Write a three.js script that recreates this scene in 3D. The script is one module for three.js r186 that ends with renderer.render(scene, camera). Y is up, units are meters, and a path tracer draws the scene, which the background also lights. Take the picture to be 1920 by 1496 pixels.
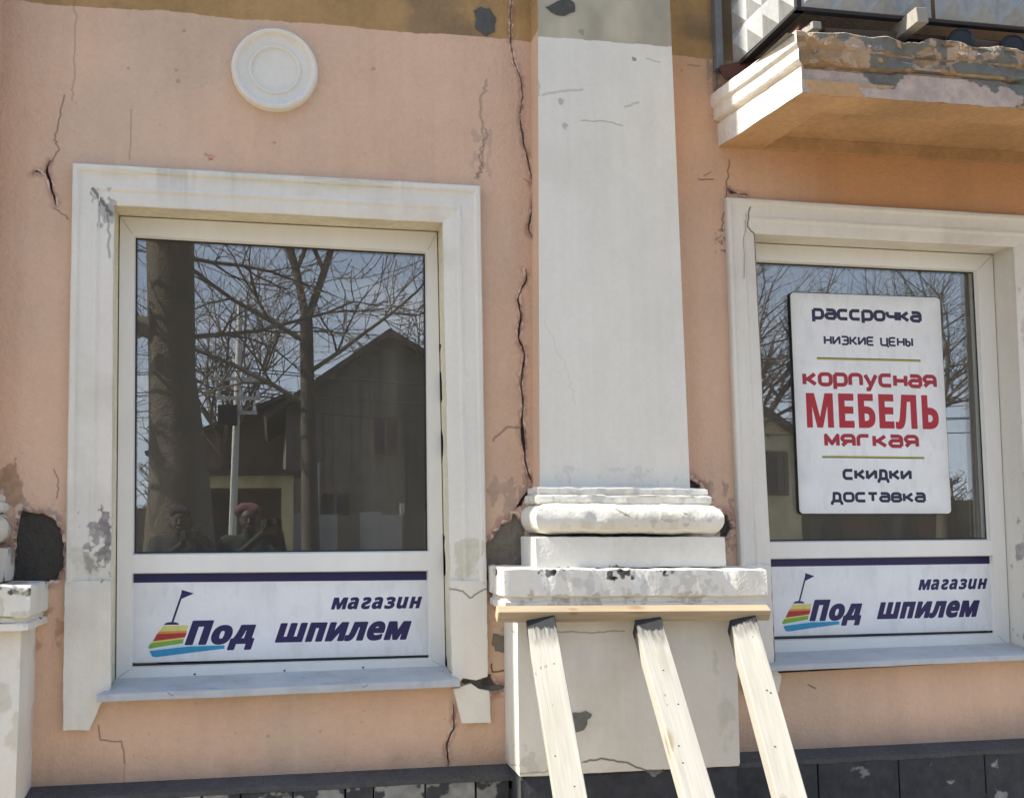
import * as THREE from 'three';
import { mergeGeometries, toCreasedNormals } from 'three/addons/utils/BufferGeometryUtils.js';
import { RoundedBoxGeometry } from 'three/addons/geometries/RoundedBoxGeometry.js';
import { MarchingCubes } from 'three/addons/objects/MarchingCubes.js';

// ---------------------------------------------------------------- camera, sky, sun, exposure
const scene = new THREE.Scene();
const FOV = 39.207, EYE = new THREE.Vector3(0, 1.6, 4.9);
const camera = new THREE.PerspectiveCamera(FOV, 1024 / 797, 0.05, 400);
camera.position.copy(EYE);
camera.rotation.order = 'YXZ';
camera.rotation.set(6.111 * Math.PI / 180, -12.132 * Math.PI / 180, -0.709 * Math.PI / 180);
camera.updateMatrixWorld(true);

const SUN_EL = 44 * Math.PI / 180;
const sunDir = new THREE.Vector3(-Math.cos(SUN_EL), Math.sin(SUN_EL), -0.006).normalize();

// ---------------------------------------------------------------- noise and small helpers
function mulberry(a) { return () => { a |= 0; a = a + 0x6D2B79F5 | 0; let t = Math.imul(a ^ a >>> 15, 1 | a); t = t + Math.imul(t ^ t >>> 7, 61 | t) ^ t; return ((t ^ t >>> 14) >>> 0) / 4294967296; }; }
const rnd = mulberry(7);
const R = (a, b) => a + (b - a) * rnd();
const clamp = (x, a = 0, b = 1) => Math.min(b, Math.max(a, x));
const mixn = (a, b, t) => a + (b - a) * t;
const sstep = (a, b, x) => { const t = clamp((x - a) / (b - a)); return t * t * (3 - 2 * t); };
const LAT = new Float32Array(65536); { const r = mulberry(99); for (let i = 0; i < 65536; i++) LAT[i] = r(); }
function vnoise(x, y) {
  const xi = Math.floor(x), yi = Math.floor(y); let fx = x - xi, fy = y - yi; fx = fx * fx * (3 - 2 * fx); fy = fy * fy * (3 - 2 * fy);
  const a = (xi & 255) + ((yi & 255) << 8), b = ((xi + 1) & 255) + ((yi & 255) << 8), c = (xi & 255) + (((yi + 1) & 255) << 8), d = ((xi + 1) & 255) + (((yi + 1) & 255) << 8);
  return (LAT[a] * (1 - fx) + LAT[b] * fx) * (1 - fy) + (LAT[c] * (1 - fx) + LAT[d] * fx) * fy;
}
function fbm(x, y, o = 4) { let s = 0, a = 0.5, n = 0; for (let i = 0; i < o; i++) { s += a * vnoise(x, y); n += a; x = x * 2.03 + 17.3; y = y * 2.03 + 5.1; a *= 0.5; } return s / n; }
const toS = (c) => { c = clamp(c); return 255 * (c <= 0.0031308 ? 12.92 * c : 1.055 * Math.pow(c, 1 / 2.4) - 0.055); };

// A point of the photograph's picture (1920 x 1496) carried along its line of sight to the plane z.
const FPX = 748 / Math.tan(FOV * Math.PI / 360);
function at(px, py, z = 0) {
  const d = new THREE.Vector3(px - 960, -(py - 748), -FPX).applyQuaternion(camera.quaternion), t = (z - EYE.z) / d.z;
  return new THREE.Vector3(EYE.x + d.x * t, EYE.y + d.y * t, z);
}
const GLASS_Z = -0.2;
// A point seen mirrored in the shop window, standing at depth z in the street.
function mir(px, py, z) { const p = at(px, py, 2 * GLASS_Z - z); p.z = z; return p; }

// ---------------------------------------------------------------- sky (computed), sun, exposure
{
  const W = 1024, H = 512, data = new Float32Array(W * H * 4), d = new THREE.Vector3();
  for (let j = 0; j < H; j++) for (let i = 0; i < W; i++) {
    const lat = ((j + 0.5) / H - 0.5) * Math.PI, lon = ((i + 0.5) / W - 0.5) * 2 * Math.PI;
    d.set(Math.cos(lat) * Math.cos(lon), Math.sin(lat), Math.cos(lat) * Math.sin(lon));
    const h = Math.max(0, d.y), k = Math.pow(1 - h, 4.2);
    let r = mixn(0.195, 0.68, k), g = mixn(0.285, 0.77, k), b = mixn(0.475, 0.865, k);
    const s = Math.max(0, d.dot(sunDir)), glow = 0.5 * Math.pow(s, 8) + 1.2 * Math.pow(s, 60);
    r += glow; g += glow * 0.93; b += glow * 0.82;
    const q = 1.2 / (h + 0.25), cl = sstep(0.55, 0.85, fbm(d.x * q * 2.2 + 9, d.z * q * 3.4 + 3, 5)) * 0.55 * sstep(0, 0.12, d.y);
    r = mixn(r, 0.85, cl); g = mixn(g, 0.87, cl); b = mixn(b, 0.9, cl);
    if (d.y < 0) { r = 0.26; g = 0.24; b = 0.21; }
    const o = (j * W + i) * 4; data[o] = r; data[o + 1] = g; data[o + 2] = b; data[o + 3] = 1;
  }
  const sky = new THREE.DataTexture(data, W, H, THREE.RGBAFormat, THREE.FloatType);
  sky.mapping = THREE.EquirectangularReflectionMapping; sky.magFilter = THREE.LinearFilter; sky.minFilter = THREE.LinearFilter; sky.needsUpdate = true;
  scene.background = sky; scene.environment = sky;
}
const sun = new THREE.DirectionalLight(new THREE.Color(1, 0.95, 0.85), 4.4);
sun.position.copy(sunDir).multiplyScalar(60); sun.castShadow = true;
sun.shadow.mapSize.set(4096, 4096);
Object.assign(sun.shadow.camera, { left: -30, right: 30, top: 30, bottom: -30, near: 1, far: 140 });
scene.add(sun, sun.target);

const renderer = new THREE.WebGLRenderer({ antialias: true });
renderer.setSize(1024, 797);
renderer.toneMapping = THREE.LinearToneMapping;
renderer.toneMappingExposure = 2.4;
renderer.shadowMap.enabled = true;

// ---------------------------------------------------------------- naming
const used = new Map();
function numbered(n) { const k = used.get(n) || 0; used.set(n, k + 1); return k ? `${n}_${String(k).padStart(3, '0')}` : n; }
function sh(m) { m.castShadow = m.receiveShadow = true; return m; }
function part(name, geo, mat, parent, label) { const m = sh(new THREE.Mesh(geo, mat)); m.name = name; if (label) m.userData.label = label; parent.add(m); return m; }
function thing(name, label, category, group) { const g = new THREE.Group(); g.name = numbered(name); g.userData = { label, category }; if (group) g.userData.group = group; scene.add(g); return g; }
function solo(name, geo, mat, label, category) { const m = sh(new THREE.Mesh(geo, mat)); m.name = numbered(name); m.userData = { label, category }; scene.add(m); return m; }
function struct(name, geo, mat) { const m = sh(new THREE.Mesh(geo, mat)); m.name = numbered(name); m.userData.kind = 'structure'; scene.add(m); return m; }

// ---------------------------------------------------------------- geometry helpers
function boxUV(g, s = 1) {                                    // uv in metres, projected along each face's main axis
  if (g.index) g = g.toNonIndexed();
  const p = g.attributes.position, uv = new Float32Array(p.count * 2), a = new THREE.Vector3(), b = new THREE.Vector3(), c = new THREE.Vector3();
  for (let i = 0; i < p.count; i += 3) {
    a.fromBufferAttribute(p, i); b.fromBufferAttribute(p, i + 1); c.fromBufferAttribute(p, i + 2);
    const n = b.clone().sub(a).cross(c.clone().sub(a)), x = Math.abs(n.x), y = Math.abs(n.y), z = Math.abs(n.z);
    [a, b, c].forEach((v, k) => { const u = z >= x && z >= y ? [v.x, v.y] : x >= y ? [v.z + v.x, v.y] : [v.x, v.z + v.y]; uv[(i + k) * 2] = u[0] * s; uv[(i + k) * 2 + 1] = u[1] * s; });
  }
  g.setAttribute('uv', new THREE.BufferAttribute(uv, 2)); return g;
}
function merge(list) { return mergeGeometries(list.map((g) => { const q = g.index ? g.toNonIndexed() : g; for (const k of Object.keys(q.attributes)) if (!['position', 'normal', 'uv'].includes(k)) q.deleteAttribute(k); q.morphAttributes = {}; return q; })); }
function shapeOf(pts) { const s = new THREE.Shape(); pts.forEach((p, i) => (i ? s.lineTo(p.x, p.y) : s.moveTo(p.x, p.y))); s.closePath(); return s; }
function pathOf(pts) { const s = new THREE.Path(); pts.forEach((p, i) => (i ? s.lineTo(p.x, p.y) : s.moveTo(p.x, p.y))); s.closePath(); return s; }
function slab(shape, z0, z1, bevel = 0) {
  const g = new THREE.ExtrudeGeometry(shape, { depth: z1 - z0 - 2 * bevel, bevelEnabled: bevel > 0, bevelThickness: bevel, bevelSize: bevel, bevelOffset: -bevel, bevelSegments: 2, curveSegments: 10 });
  g.translate(0, 0, z0 + bevel); return boxUV(g);
}
function box(x0, x1, y0, y1, z0, z1) { return boxUV(new THREE.BoxGeometry(x1 - x0, y1 - y0, z1 - z0).translate((x0 + x1) / 2, (y0 + y1) / 2, (z0 + z1) / 2)); }
function rbox(x0, x1, y0, y1, z0, z1, r = 0.005) { return boxUV(new RoundedBoxGeometry(x1 - x0, y1 - y0, z1 - z0, 2, r).translate((x0 + x1) / 2, (y0 + y1) / 2, (z0 + z1) / 2)); }
function tube(a, b, r0, r1, seg = 8) {
  const d = b.clone().sub(a), g = new THREE.CylinderGeometry(r1, r0, d.length(), seg, 1); g.translate(0, d.length() / 2, 0);
  g.applyQuaternion(new THREE.Quaternion().setFromUnitVectors(new THREE.Vector3(0, 1, 0), d.clone().normalize())); g.translate(a.x, a.y, a.z); return g;
}
function grid(rows) {                                         // rows of points -> sheet
  const n = rows.length, m = rows[0].length, pos = [], idx = [];
  for (const r of rows) for (const p of r) pos.push(p.x, p.y, p.z);
  for (let i = 0; i < n - 1; i++) for (let j = 0; j < m - 1; j++) { const a = i * m + j, b = a + 1, c = a + m, d = c + 1; idx.push(a, b, c, b, d, c); }
  const g = new THREE.BufferGeometry(); g.setAttribute('position', new THREE.Float32BufferAttribute(pos, 3)); g.setIndex(idx); g.computeVertexNormals(); return g;
}
const hash3 = (x, y, z, f) => fbm(x * f + z * f * 0.7 + 31, y * f - z * f * 0.9 + 12, 3) - 0.5;
// A moulding that runs round a projecting block: profile [out, y] along left side, front and right side, worn a little.
function mould(profile, xL, xR, z0, zb, wear = 0.002, tiltR = 0) {
  const pts = []; const N = Math.max(8, Math.round((xR - xL) / 0.02)), S = 6;
  for (const [o, y] of profile) {
    const row = [], add = (x, z) => { const yy = y + tiltR * (x - xL) / (xR - xL); const n = hash3(x, yy, z, 18) * 1.3 + hash3(x, yy, z, 60) * 0.7, n2 = hash3(x + 7, yy, z, 25); row.push(new THREE.Vector3(x + n2 * wear, yy + n * wear, z + n * wear * 1.2)); };
    for (let i = 0; i <= S; i++) add(xL - o, mixn(zb, z0 + o, i / S));
    add(xL - o + 0.0025, z0 + o);
    for (let i = 1; i < N; i++) add(mixn(xL - o, xR + o, i / N), z0 + o);
    add(xR + o - 0.0025, z0 + o);
    for (let i = 0; i <= S; i++) add(xR + o, mixn(z0 + o, zb, i / S));
    pts.push(row);
  }
  const g = grid(pts.reverse()); return boxUV(toCreasedNormals(g.toNonIndexed(), 0.55));
}
function noisyPoly(pts, step, amp, seed = 3) {                // jagged closed outline through the given points
  const r = mulberry(seed), out = [];
  for (let i = 0; i < pts.length; i++) {
    const a = pts[i], b = pts[(i + 1) % pts.length], L = a.distanceTo(b), n = Math.max(1, Math.round(L / step));
    for (let k = 0; k < n; k++) { const p = a.clone().lerp(b, k / n); p.x += (r() - 0.5) * amp * 2; p.y += (r() - 0.5) * amp * 2; out.push(p); }
  }
  return out;
}
const PX = 0.00233;                                           // one picture pixel on the facade, metres
function crack(list, seed, z = 0) {                           // [px, py, width px] -> thin jagged polygon
  const r = mulberry(seed), c = [];
  for (let i = 0; i < list.length - 1; i++) {
    const A = at(list[i][0], list[i][1], z), B = at(list[i + 1][0], list[i + 1][1], z), L = A.distanceTo(B), n = Math.max(1, Math.round(L / 0.022));
    for (let k = 0; k < n; k++) { const t = k / n, p = A.clone().lerp(B, t); if (k) { p.x += (r() - 0.5) * 0.006; p.y += (r() - 0.5) * 0.004; } c.push([p, mixn(list[i][2], list[i + 1][2], t) * PX * 0.5]); }
  }
  const e = list[list.length - 1]; c.push([at(e[0], e[1], z), 0.0004]); c[0][1] = 0.0004;
  const L = [], Rr = [];
  c.forEach(([p, w], i) => {
    const a = c[Math.max(0, i - 1)][0], b = c[Math.min(c.length - 1, i + 1)][0], d = new THREE.Vector2(b.x - a.x, b.y - a.y).normalize();
    w = Math.max(0.0004, w * (0.6 + 0.8 * r())); L.push(new THREE.Vector3(p.x - d.y * w, p.y + d.x * w, z)); Rr.push(new THREE.Vector3(p.x + d.y * w, p.y - d.x * w, z));
  });
  return L.concat(Rr.reverse());
}

// ---------------------------------------------------------------- textures
const TX0 = -1.9, TY0 = 0, TW = 6.4, TH = 4.8, TPX = 2048, TPY = 1536;   // the facade's own map, in metres
function canvasMap(w, h, fn, draw, srgb = true) {
  const c = document.createElement('canvas'); c.width = w; c.height = h; const ctx = c.getContext('2d');
  if (fn) { const im = ctx.createImageData(w, h), o = [0, 0, 0]; for (let j = 0; j < h; j++) for (let i = 0; i < w; i++) { fn(i, j, o); const k = (j * w + i) * 4; im.data[k] = toS(o[0]); im.data[k + 1] = toS(o[1]); im.data[k + 2] = toS(o[2]); im.data[k + 3] = 255; } ctx.putImageData(im, 0, 0); }
  if (draw) draw(ctx, w, h);
  const t = new THREE.CanvasTexture(c); if (srgb) t.colorSpace = THREE.SRGBColorSpace; t.anisotropy = 8; return t;
}
function facadeMap(fn, draw) {
  const t = canvasMap(TPX, TPY, (i, j, o) => fn(TX0 + (i + 0.5) / TPX * TW, TY0 + TH - (j + 0.5) / TPY * TH, o), draw);
  t.wrapS = t.wrapT = THREE.MirroredRepeatWrapping; t.repeat.set(1 / TW, 1 / TH); t.offset.set(-TX0 / TW, -TY0 / TH); return t;
}
function wear(list) {                                         // patches of flaked or soiled paint, ragged by noise
  const L = list.map(([x0, y0, x1, y1, z, f, th, col, a]) => { const A = at(x0, y0, z), B = at(x1, y1, z); return { x0: A.x, x1: B.x, y0: B.y, y1: A.y, f, th, col, a }; });
  return (x, y, o) => { for (const w of L) { const m = 0.03; if (x < w.x0 - m || x > w.x1 + m || y < w.y0 - m || y > w.y1 + m) continue;
    const cx = (x - (w.x0 + w.x1) / 2) / ((w.x1 - w.x0) / 2 + m * 0.4), cy = (y - (w.y0 + w.y1) / 2) / ((w.y1 - w.y0) / 2 + m * 0.4), e = Math.max(Math.abs(cx), Math.abs(cy));
    const v = fbm(x * w.f + 13 * w.f, y * w.f * 0.8 + 7, 5) - w.th - 0.3 * sstep(0.45, 1.05, e), k = sstep(-0.015, 0.06, v) * w.a * (0.75 + 0.5 * vnoise(x * 60, y * 60)); for (let i = 0; i < 3; i++) o[i] = mixn(o[i], w.col[i], k); } };
}
const cxy = (px, py, z) => { const p = at(px, py, z); return [(p.x - TX0) / TW * TPX, (TY0 + TH - p.y) / TH * TPY]; };
function line(ctx, list, z, width, style) { ctx.strokeStyle = style; ctx.lineWidth = width; ctx.lineJoin = ctx.lineCap = 'round'; ctx.beginPath(); list.forEach((q, i) => { const [x, y] = cxy(q[0], q[1], z); i ? ctx.lineTo(x + (rnd() - 0.5) * 1.5, y + (rnd() - 0.5) * 1.5) : ctx.moveTo(x, y); }); ctx.stroke(); }
function wiggle(list, n = 6, amp = 2.5) { const o = []; for (let i = 0; i < list.length - 1; i++) for (let k = 0; k < n; k++) { const t = k / n; o.push([mixn(list[i][0], list[i + 1][0], t) + (k ? (rnd() - 0.5) * amp * 2 : 0), mixn(list[i][1], list[i + 1][1], t)]); } o.push(list[list.length - 1]); return o; }
function blob(ctx, px, py, z, r, style, n = 11, sq = 1) { const [x, y] = cxy(px, py, z); ctx.fillStyle = style; ctx.beginPath(); for (let i = 0; i < n; i++) { const a = i / n * 6.283, q = r * (0.55 + 0.75 * rnd()); ctx.lineTo(x + Math.cos(a) * q, y + Math.sin(a) * q * sq); } ctx.fill(); }
function specks(ctx, x0, y0, x1, y1, z, n, r0, r1, styles) { for (let i = 0; i < n; i++) blob(ctx, R(x0, x1), R(y0, y1), z, R(r0, r1), styles[Math.floor(rnd() * styles.length)], 8); }

const wallWear = wear([[-20, 860, 45, 965, 0, 22, 0.46, [0.30, 0.18, 0.10], 0.7], [20, 930, 125, 1000, 0, 34, 0.47, [0.42, 0.36, 0.30], 0.8], [905, 880, 1000, 1000, 0, 26, 0.48, [0.33, 0.24, 0.18], 0.6], [926, 1170, 955, 1230, 0, 26, 0.42, [0.42, 0.35, 0.27], 0.9],
  [1295, 870, 1385, 1060, 0, 30, 0.52, [0.24, 0.17, 0.13], 0.5], [55, 1090, 125, 1260, 0, 18, 0.47, [0.40, 0.215, 0.12], 0.55], [1335, 80, 1370, 260, 0, 22, 0.45, [0.20, 0.17, 0.15], 0.55], [880, 230, 925, 340, 0, 30, 0.5, [0.34, 0.25, 0.20], 0.4], [1340, 420, 1364, 480, 0, 60, 0.56, [0.12, 0.09, 0.08], 0.6]]);
const wallMap = facadeMap((x, y, o) => {
  const big = fbm(x * 0.9 + 3, y * 0.9, 4), mid = fbm(x * 5 + 40, y * 3.4, 4), fine = fbm(x * 60, y * 60, 2), streak = fbm(x * 26, y * 1.3 + 8, 3);
  const line_y = x < 1.5 ? 3.822 + 0.004 * Math.sin(x * 9) + (fbm(x * 14, 3, 2) - 0.5) * 0.012 : 3.806 + (fbm(x * 14, 9, 2) - 0.5) * 0.01;
  if (y > line_y) {                                           // the older ochre paint of the floor above
    const d = 0.75 + 0.5 * (mid - 0.5) + 0.35 * (big - 0.5) + 0.12 * (fine - 0.5), p = sstep(0.5, 0.72, fbm(x * 3.1 + 70, y * 4.5, 4));
    o[0] = mixn(0.40, 0.25, p) * d * 1.22; o[1] = mixn(0.245, 0.165, p) * d * 1.22; o[2] = mixn(0.10, 0.085, p) * d * 1.22; return;
  }
  let d = 1 + 0.24 * (big - 0.5) + 0.18 * (mid - 0.5) + 0.08 * (fine - 0.5) + 0.08 * (streak - 0.5);
  const gr = sstep(0.5, 0.78, fbm(x * 1.7 + 11, y * 1.5 + 60, 5));          // faded, greyer coats
  o[0] = mixn(0.595, 0.55, gr) * d; o[1] = mixn(0.40, 0.395, gr) * d; o[2] = mixn(0.275, 0.28, gr) * d;
  const warmBounce = Math.max(sstep(2.12, 2.75, x + 0.45 * (y - 3.25) + 0.25 * (mid - 0.5)) * sstep(2.6, 3.0, y) * 0.85, 0.45 * sstep(1.7, 1.9, x) * sstep(2.7, 3.7, y + 0.4 * (mid - 0.5)));   // warm bounced light under the balcony, painted into the wall colour
  o[0] = mixn(o[0], 0.52 * d, warmBounce); o[1] = mixn(o[1], 0.265 * d, warmBounce); o[2] = mixn(o[2], 0.11 * d, warmBounce);
  const low = sstep(0.72, 0.52, y + 0.12 * (mid - 0.5)) * 0.28;             // splashed dirt over the plinth
  o[0] *= 1 - low * 0.8; o[1] *= 1 - low * 0.75; o[2] *= 1 - low * 0.7; wallWear(x, y, o);
}, (ctx) => {
  const K = (a) => `rgba(52,38,32,${a})`, G = (a) => `rgba(96,84,74,${a})`;
  line(ctx, wiggle([[140, 0], [140, 60], [137, 160], [134, 190]]), 0, 2, G(0.3));
  line(ctx, wiggle([[120, 178], [108, 235], [102, 262], [108, 283], [92, 305]]), 0, 1.8, K(0.45));
  line(ctx, wiggle([[98, 390], [112, 398], [128, 410]]), 0, 1.6, K(0.4));
  line(ctx, wiggle([[245, 205], [243, 300]]), 0, 1.4, G(0.4));
  line(ctx, wiggle([[912, 150], [900, 190], [905, 300], [895, 335]], 8, 5), 0, 4, G(0.3));
  line(ctx, wiggle([[908, 240], [912, 255], [900, 290], [902, 322], [890, 334]], 8, 4), 0, 1.6, K(0.35));
  line(ctx, wiggle([[982, 335], [1000, 346]]), 0, 1.3, K(0.4));
  line(ctx, wiggle([[184, 1360], [188, 1388], [228, 1390], [233, 1430]], 4, 1), 0, 1.6, K(0.5));
  line(ctx, wiggle([[233, 1430], [231, 1470]], 4, 1), 0, 1.2, K(0.25));
  line(ctx, wiggle([[100, 880], [108, 905], [104, 935]], 5, 3), 0, 1.5, K(0.4));
  line(ctx, wiggle([[925, 826], [950, 800], [975, 802]], 5, 3), 0, 3, G(0.5));
  line(ctx, wiggle([[65, 1160], [60, 1320]], 8, 3), 0, 1.4, K(0.35));
  line(ctx, wiggle([[922, 1245], [922, 1260], [950, 1256]], 4, 1), 0, 2, K(0.75));
  line(ctx, wiggle([[1368, 300], [1362, 360], [1357, 400], [1355, 432]], 6, 3), 0, 1.8, K(0.55));
  line(ctx, wiggle([[1310, 336], [1338, 336]], 4, 2), 0, 1.8, K(0.55));
  line(ctx, wiggle([[1320, 330], [1334, 322]], 4, 2), 0, 1.5, K(0.4));
  line(ctx, wiggle([[1352, 112], [1345, 160], [1338, 190]], 6, 4), 0, 2.4, G(0.5));
  line(ctx, wiggle([[1290, 122], [1312, 124]], 3, 1), 0, 2, G(0.45));
  line(ctx, wiggle([[1310, 1280], [1322, 1318]], 3, 1), 0, 2, G(0.3));
  line(ctx, wiggle([[1516, 1284], [1530, 1290]], 3, 2), 0, 2, K(0.5));
  for (const [x, y, r] of [[240, 128, 3], [334, 151, 4.5], [330, 132, 3], [700, 128, 4], [345, 58, 4], [390, 292, 3], [514, 268, 3], [1368, 352, 5], [1278, 132, 3], [502, 1380, 3], [600, 1371, 3]]) blob(ctx, x, y, 0, r * 0.75, G(0.3));
  specks(ctx, 380, 285, 400, 300, 0, 5, 1, 2.5, ['rgba(170,70,60,.5)']);
  specks(ctx, 180, 1280, 960, 1460, 0, 60, 0.5, 1.6, ['rgba(110,90,78,.25)', 'rgba(205,180,160,.2)']);
  specks(ctx, 0, 0, 1920, 380, 0, 70, 0.5, 1.5, ['rgba(100,84,74,.25)']);
});
const GW = [0.16, 0.155, 0.145], GL = [0.30, 0.28, 0.24], DK = [0.035, 0.03, 0.027], YG = [0.40, 0.37, 0.24];
const whiteWear = wear([[158, 955, 206, 1085, 0.03, 44, 0.46, [0.22, 0.21, 0.20], 0.8], [184, 945, 208, 1085, 0.02, 34, 0.42, [0.17, 0.155, 0.15], 0.85], [120, 1040, 205, 1085, 0.04, 14, 0.42, YG, 0.35], [848, 1010, 910, 1088, 0.04, 16, 0.42, YG, 0.45], [140, 308, 900, 350, 0.03, 12, 0.53, GL, 0.25], [182, 352, 214, 430, 0.03, 36, 0.45, [0.26, 0.26, 0.25], 0.7],
  [985, 914, 1345, 948, 0.22, 30, 0.5, [0.36, 0.35, 0.32], 0.45], [1150, 955, 1358, 990, 0.33, 40, 0.51, [0.40, 0.37, 0.30], 0.6], [985, 975, 1358, 1004, 0.33, 20, 0.5, YG, 0.25], [940, 1070, 1440, 1122, 0.36, 30, 0.55, [0.44, 0.42, 0.38], 0.5], [940, 1118, 1440, 1138, 0.36, 24, 0.46, [0.33, 0.29, 0.20], 0.55],
  [1000, 1070, 1085, 1077, 0.365, 50, 0.47, DK, 0.85], [1120, 1070, 1192, 1084, 0.365, 52, 0.44, DK, 0.9], [1215, 1070, 1290, 1077, 0.365, 50, 0.47, DK, 0.85], [1005, 870, 1295, 914, 0.14, 22, 0.56, [0.45, 0.43, 0.39], 0.35],
  [960, 1380, 1070, 1458, 0.28, 16, 0.52, GL, 0.3], [1330, 1165, 1390, 1440, 0.28, 10, 0.58, YG, 0.25], [-30, 1090, 92, 1112, 0.36, 30, 0.44, DK, 0.85], [-30, 1100, 92, 1172, 0.35, 24, 0.5, YG, 0.5], [1885, 960, 2010, 1260, 0.02, 16, 0.46, [0.24, 0.235, 0.22], 0.7], [1895, 460, 2010, 960, 0.02, 14, 0.53, GL, 0.4], [-60, 940, 60, 1090, 0.3, 13, 0.42, [0.36, 0.27, 0.17], 0.65], [-60, 940, 60, 1090, 0.3, 30, 0.5, [0.18, 0.15, 0.12], 0.6], [-60, 1165, 70, 1496, 0.28, 9, 0.53, [0.42, 0.36, 0.26], 0.4]]);
const whiteMap = facadeMap((x, y, o) => {
  const big = fbm(x * 1.2 + 30, y * 1.1, 4), mid = fbm(x * 7 + 4, y * 4.4 + 9, 4), fine = fbm(x * 70, y * 70 + 8, 2), streak = fbm(x * 34 + 3, y * 1.8, 3);
  if (y > 3.786 + (fbm(x * 20, 5, 2) - 0.5) * 0.006 && x > 0.9) { const d = 0.82 + 0.5 * (mid - 0.5) + 0.4 * (big - 0.5); o[0] = 0.50 * d; o[1] = 0.455 * d; o[2] = 0.34 * d; return; }
  let d = 1 + 0.10 * (big - 0.5) + 0.10 * (mid - 0.5) + 0.05 * (fine - 0.5) + 0.06 * (streak - 0.5);
  const g = sstep(0.55, 0.8, fbm(x * 3 + 90, y * 2.5, 5)) * (y > 1.75 && x > 1.05 && x < 1.95 ? 0.3 : 1);
  o[0] = mixn(0.67, 0.595, g) * d; o[1] = mixn(0.64, 0.56, g) * d; o[2] = mixn(0.565, 0.475, g) * d; whiteWear(x, y, o);
  if (y > 2.9 && y < 3.14 && x < 0.93) {                     // run-off streaks down the head of the left surround
    const top = 3.125, st = sstep(0.56, 0.78, fbm(x * 21 + 3, y * 0.9, 3)) * sstep(0.3, 0.6, fbm(x * 60, y * 5, 2) + 0.15) * sstep(-0.75, -0.4, x), f = sstep(0.25, 0.0, top - y) * 0.3 * st; o[0] = mixn(o[0], 0.22, f); o[1] = mixn(o[1], 0.215, f); o[2] = mixn(o[2], 0.19, f);
    const yl = 0.16 * sstep(0.45, 0.7, fbm(x * 6, y * 14 + 4, 4)) * sstep(3.02, 3.1, y); o[0] *= 1 - yl * 0.6; o[1] *= 1 - yl * 0.6; o[2] *= 1 - yl;
  }
}, (ctx) => {
  const G = (a) => `rgba(92,88,78,${a})`, K = (a) => `rgba(40,36,34,${a})`;
  line(ctx, wiggle([[172, 352], [188, 372], [200, 392], [206, 400]], 5, 3), 0.04, 4.5, G(0.75));

  line(ctx, wiggle([[200, 400], [204, 480]], 8, 3), 0.03, 3, G(0.4));
  line(ctx, wiggle([[1408, 388], [1404, 424], [1418, 438]], 5, 2), 0.03, 2.4, G(0.8));
  line(ctx, wiggle([[1400, 400], [1396, 520]], 8, 3), 0.03, 1.8, G(0.45));




  line(ctx, wiggle([[845, 1104], [868, 1108], [882, 1122], [898, 1110], [912, 1104]], 4, 1), 0.04, 2, G(0.7));

  // pilaster shaft: fine cracks and scuffs
  line(ctx, wiggle([[1018, 178], [1060, 170], [1092, 168]], 6, 3), 0.14, 3.5, G(0.22)); line(ctx, wiggle([[1090, 226], [1140, 228], [1168, 236]], 6, 3), 0.14, 1.6, G(0.4));
  line(ctx, wiggle([[1172, 200], [1198, 192]], 5, 3), 0.14, 3, G(0.25)); line(ctx, wiggle([[1212, 110], [1238, 117]], 5, 2), 0.14, 1.4, G(0.4)); blob(ctx, 1189, 111, 0.14, 3.5, G(0.6));
  for (const [x, y] of [[1052, 190], [1058, 236], [1090, 60]]) blob(ctx, x, y, 0.14, 5, G(0.3));
  line(ctx, wiggle([[1008, 150], [1012, 180]], 5, 3), 0.14, 2, G(0.3));
  line(ctx, wiggle([[1020, 600], [1060, 690], [1080, 760]], 8, 4), 0.14, 1.2, G(0.12));

  // base mouldings; the short diagonal on the torus paints a wire's cast shadow
  line(ctx, wiggle([[1148, 948], [1165, 958], [1182, 968]], 5, 1), 0.33, 2.2, G(0.6)); line(ctx, wiggle([[1000, 926], [1335, 932]], 14, 3), 0.24, 2, G(0.35));





  line(ctx, wiggle([[1040, 1184], [1110, 1186], [1170, 1182]], 6, 2), 0.28, 1.6, G(0.5));
  line(ctx, wiggle([[1095, 1428], [1130, 1422], [1175, 1430], [1215, 1446], [1245, 1444]], 6, 2), 0.28, 2.2, K(0.6)); line(ctx, wiggle([[965, 1452], [1020, 1448], [1095, 1428]], 6, 2), 0.28, 1.4, G(0.5));

  // left ledge, right jamb of the right window



});
const bumpMap = canvasMap(1024, 1024, (i, j, o) => { const x = i / 1024 * 2, y = j / 1024 * 2; let v = 0.35 * fbm(x * 6, y * 6, 3) + 0.3 * fbm(x * 40, y * 40, 3) + 0.35 * fbm(x * 120, y * 120, 2); v = v * v * 1.2; o[0] = o[1] = o[2] = v; }, null, false);
bumpMap.wrapS = bumpMap.wrapT = THREE.MirroredRepeatWrapping; bumpMap.repeat.set(0.5, 0.5);
const grimeMap = canvasMap(1024, 1024, (i, j, o) => { const x = i / 1024 * 2, y = j / 1024 * 2; const d = 0.78 + 0.5 * (fbm(x * 3, y * 3, 5) - 0.5) + 0.25 * (fbm(x * 50, y * 50, 3) - 0.5); o[0] = o[1] = o[2] = d; });
const faintMap = canvasMap(512, 512, (i, j, o) => { const x = i / 256, y = j / 256, d = 0.94 + 0.10 * (fbm(x * 2.5, y * 2.5, 4) - 0.5) + 0.06 * (fbm(x * 24, y * 9, 3) - 0.5); o[0] = d; o[1] = d; o[2] = d * 0.985; });
faintMap.wrapS = faintMap.wrapT = THREE.MirroredRepeatWrapping; faintMap.repeat.set(0.5, 0.5);
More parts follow.
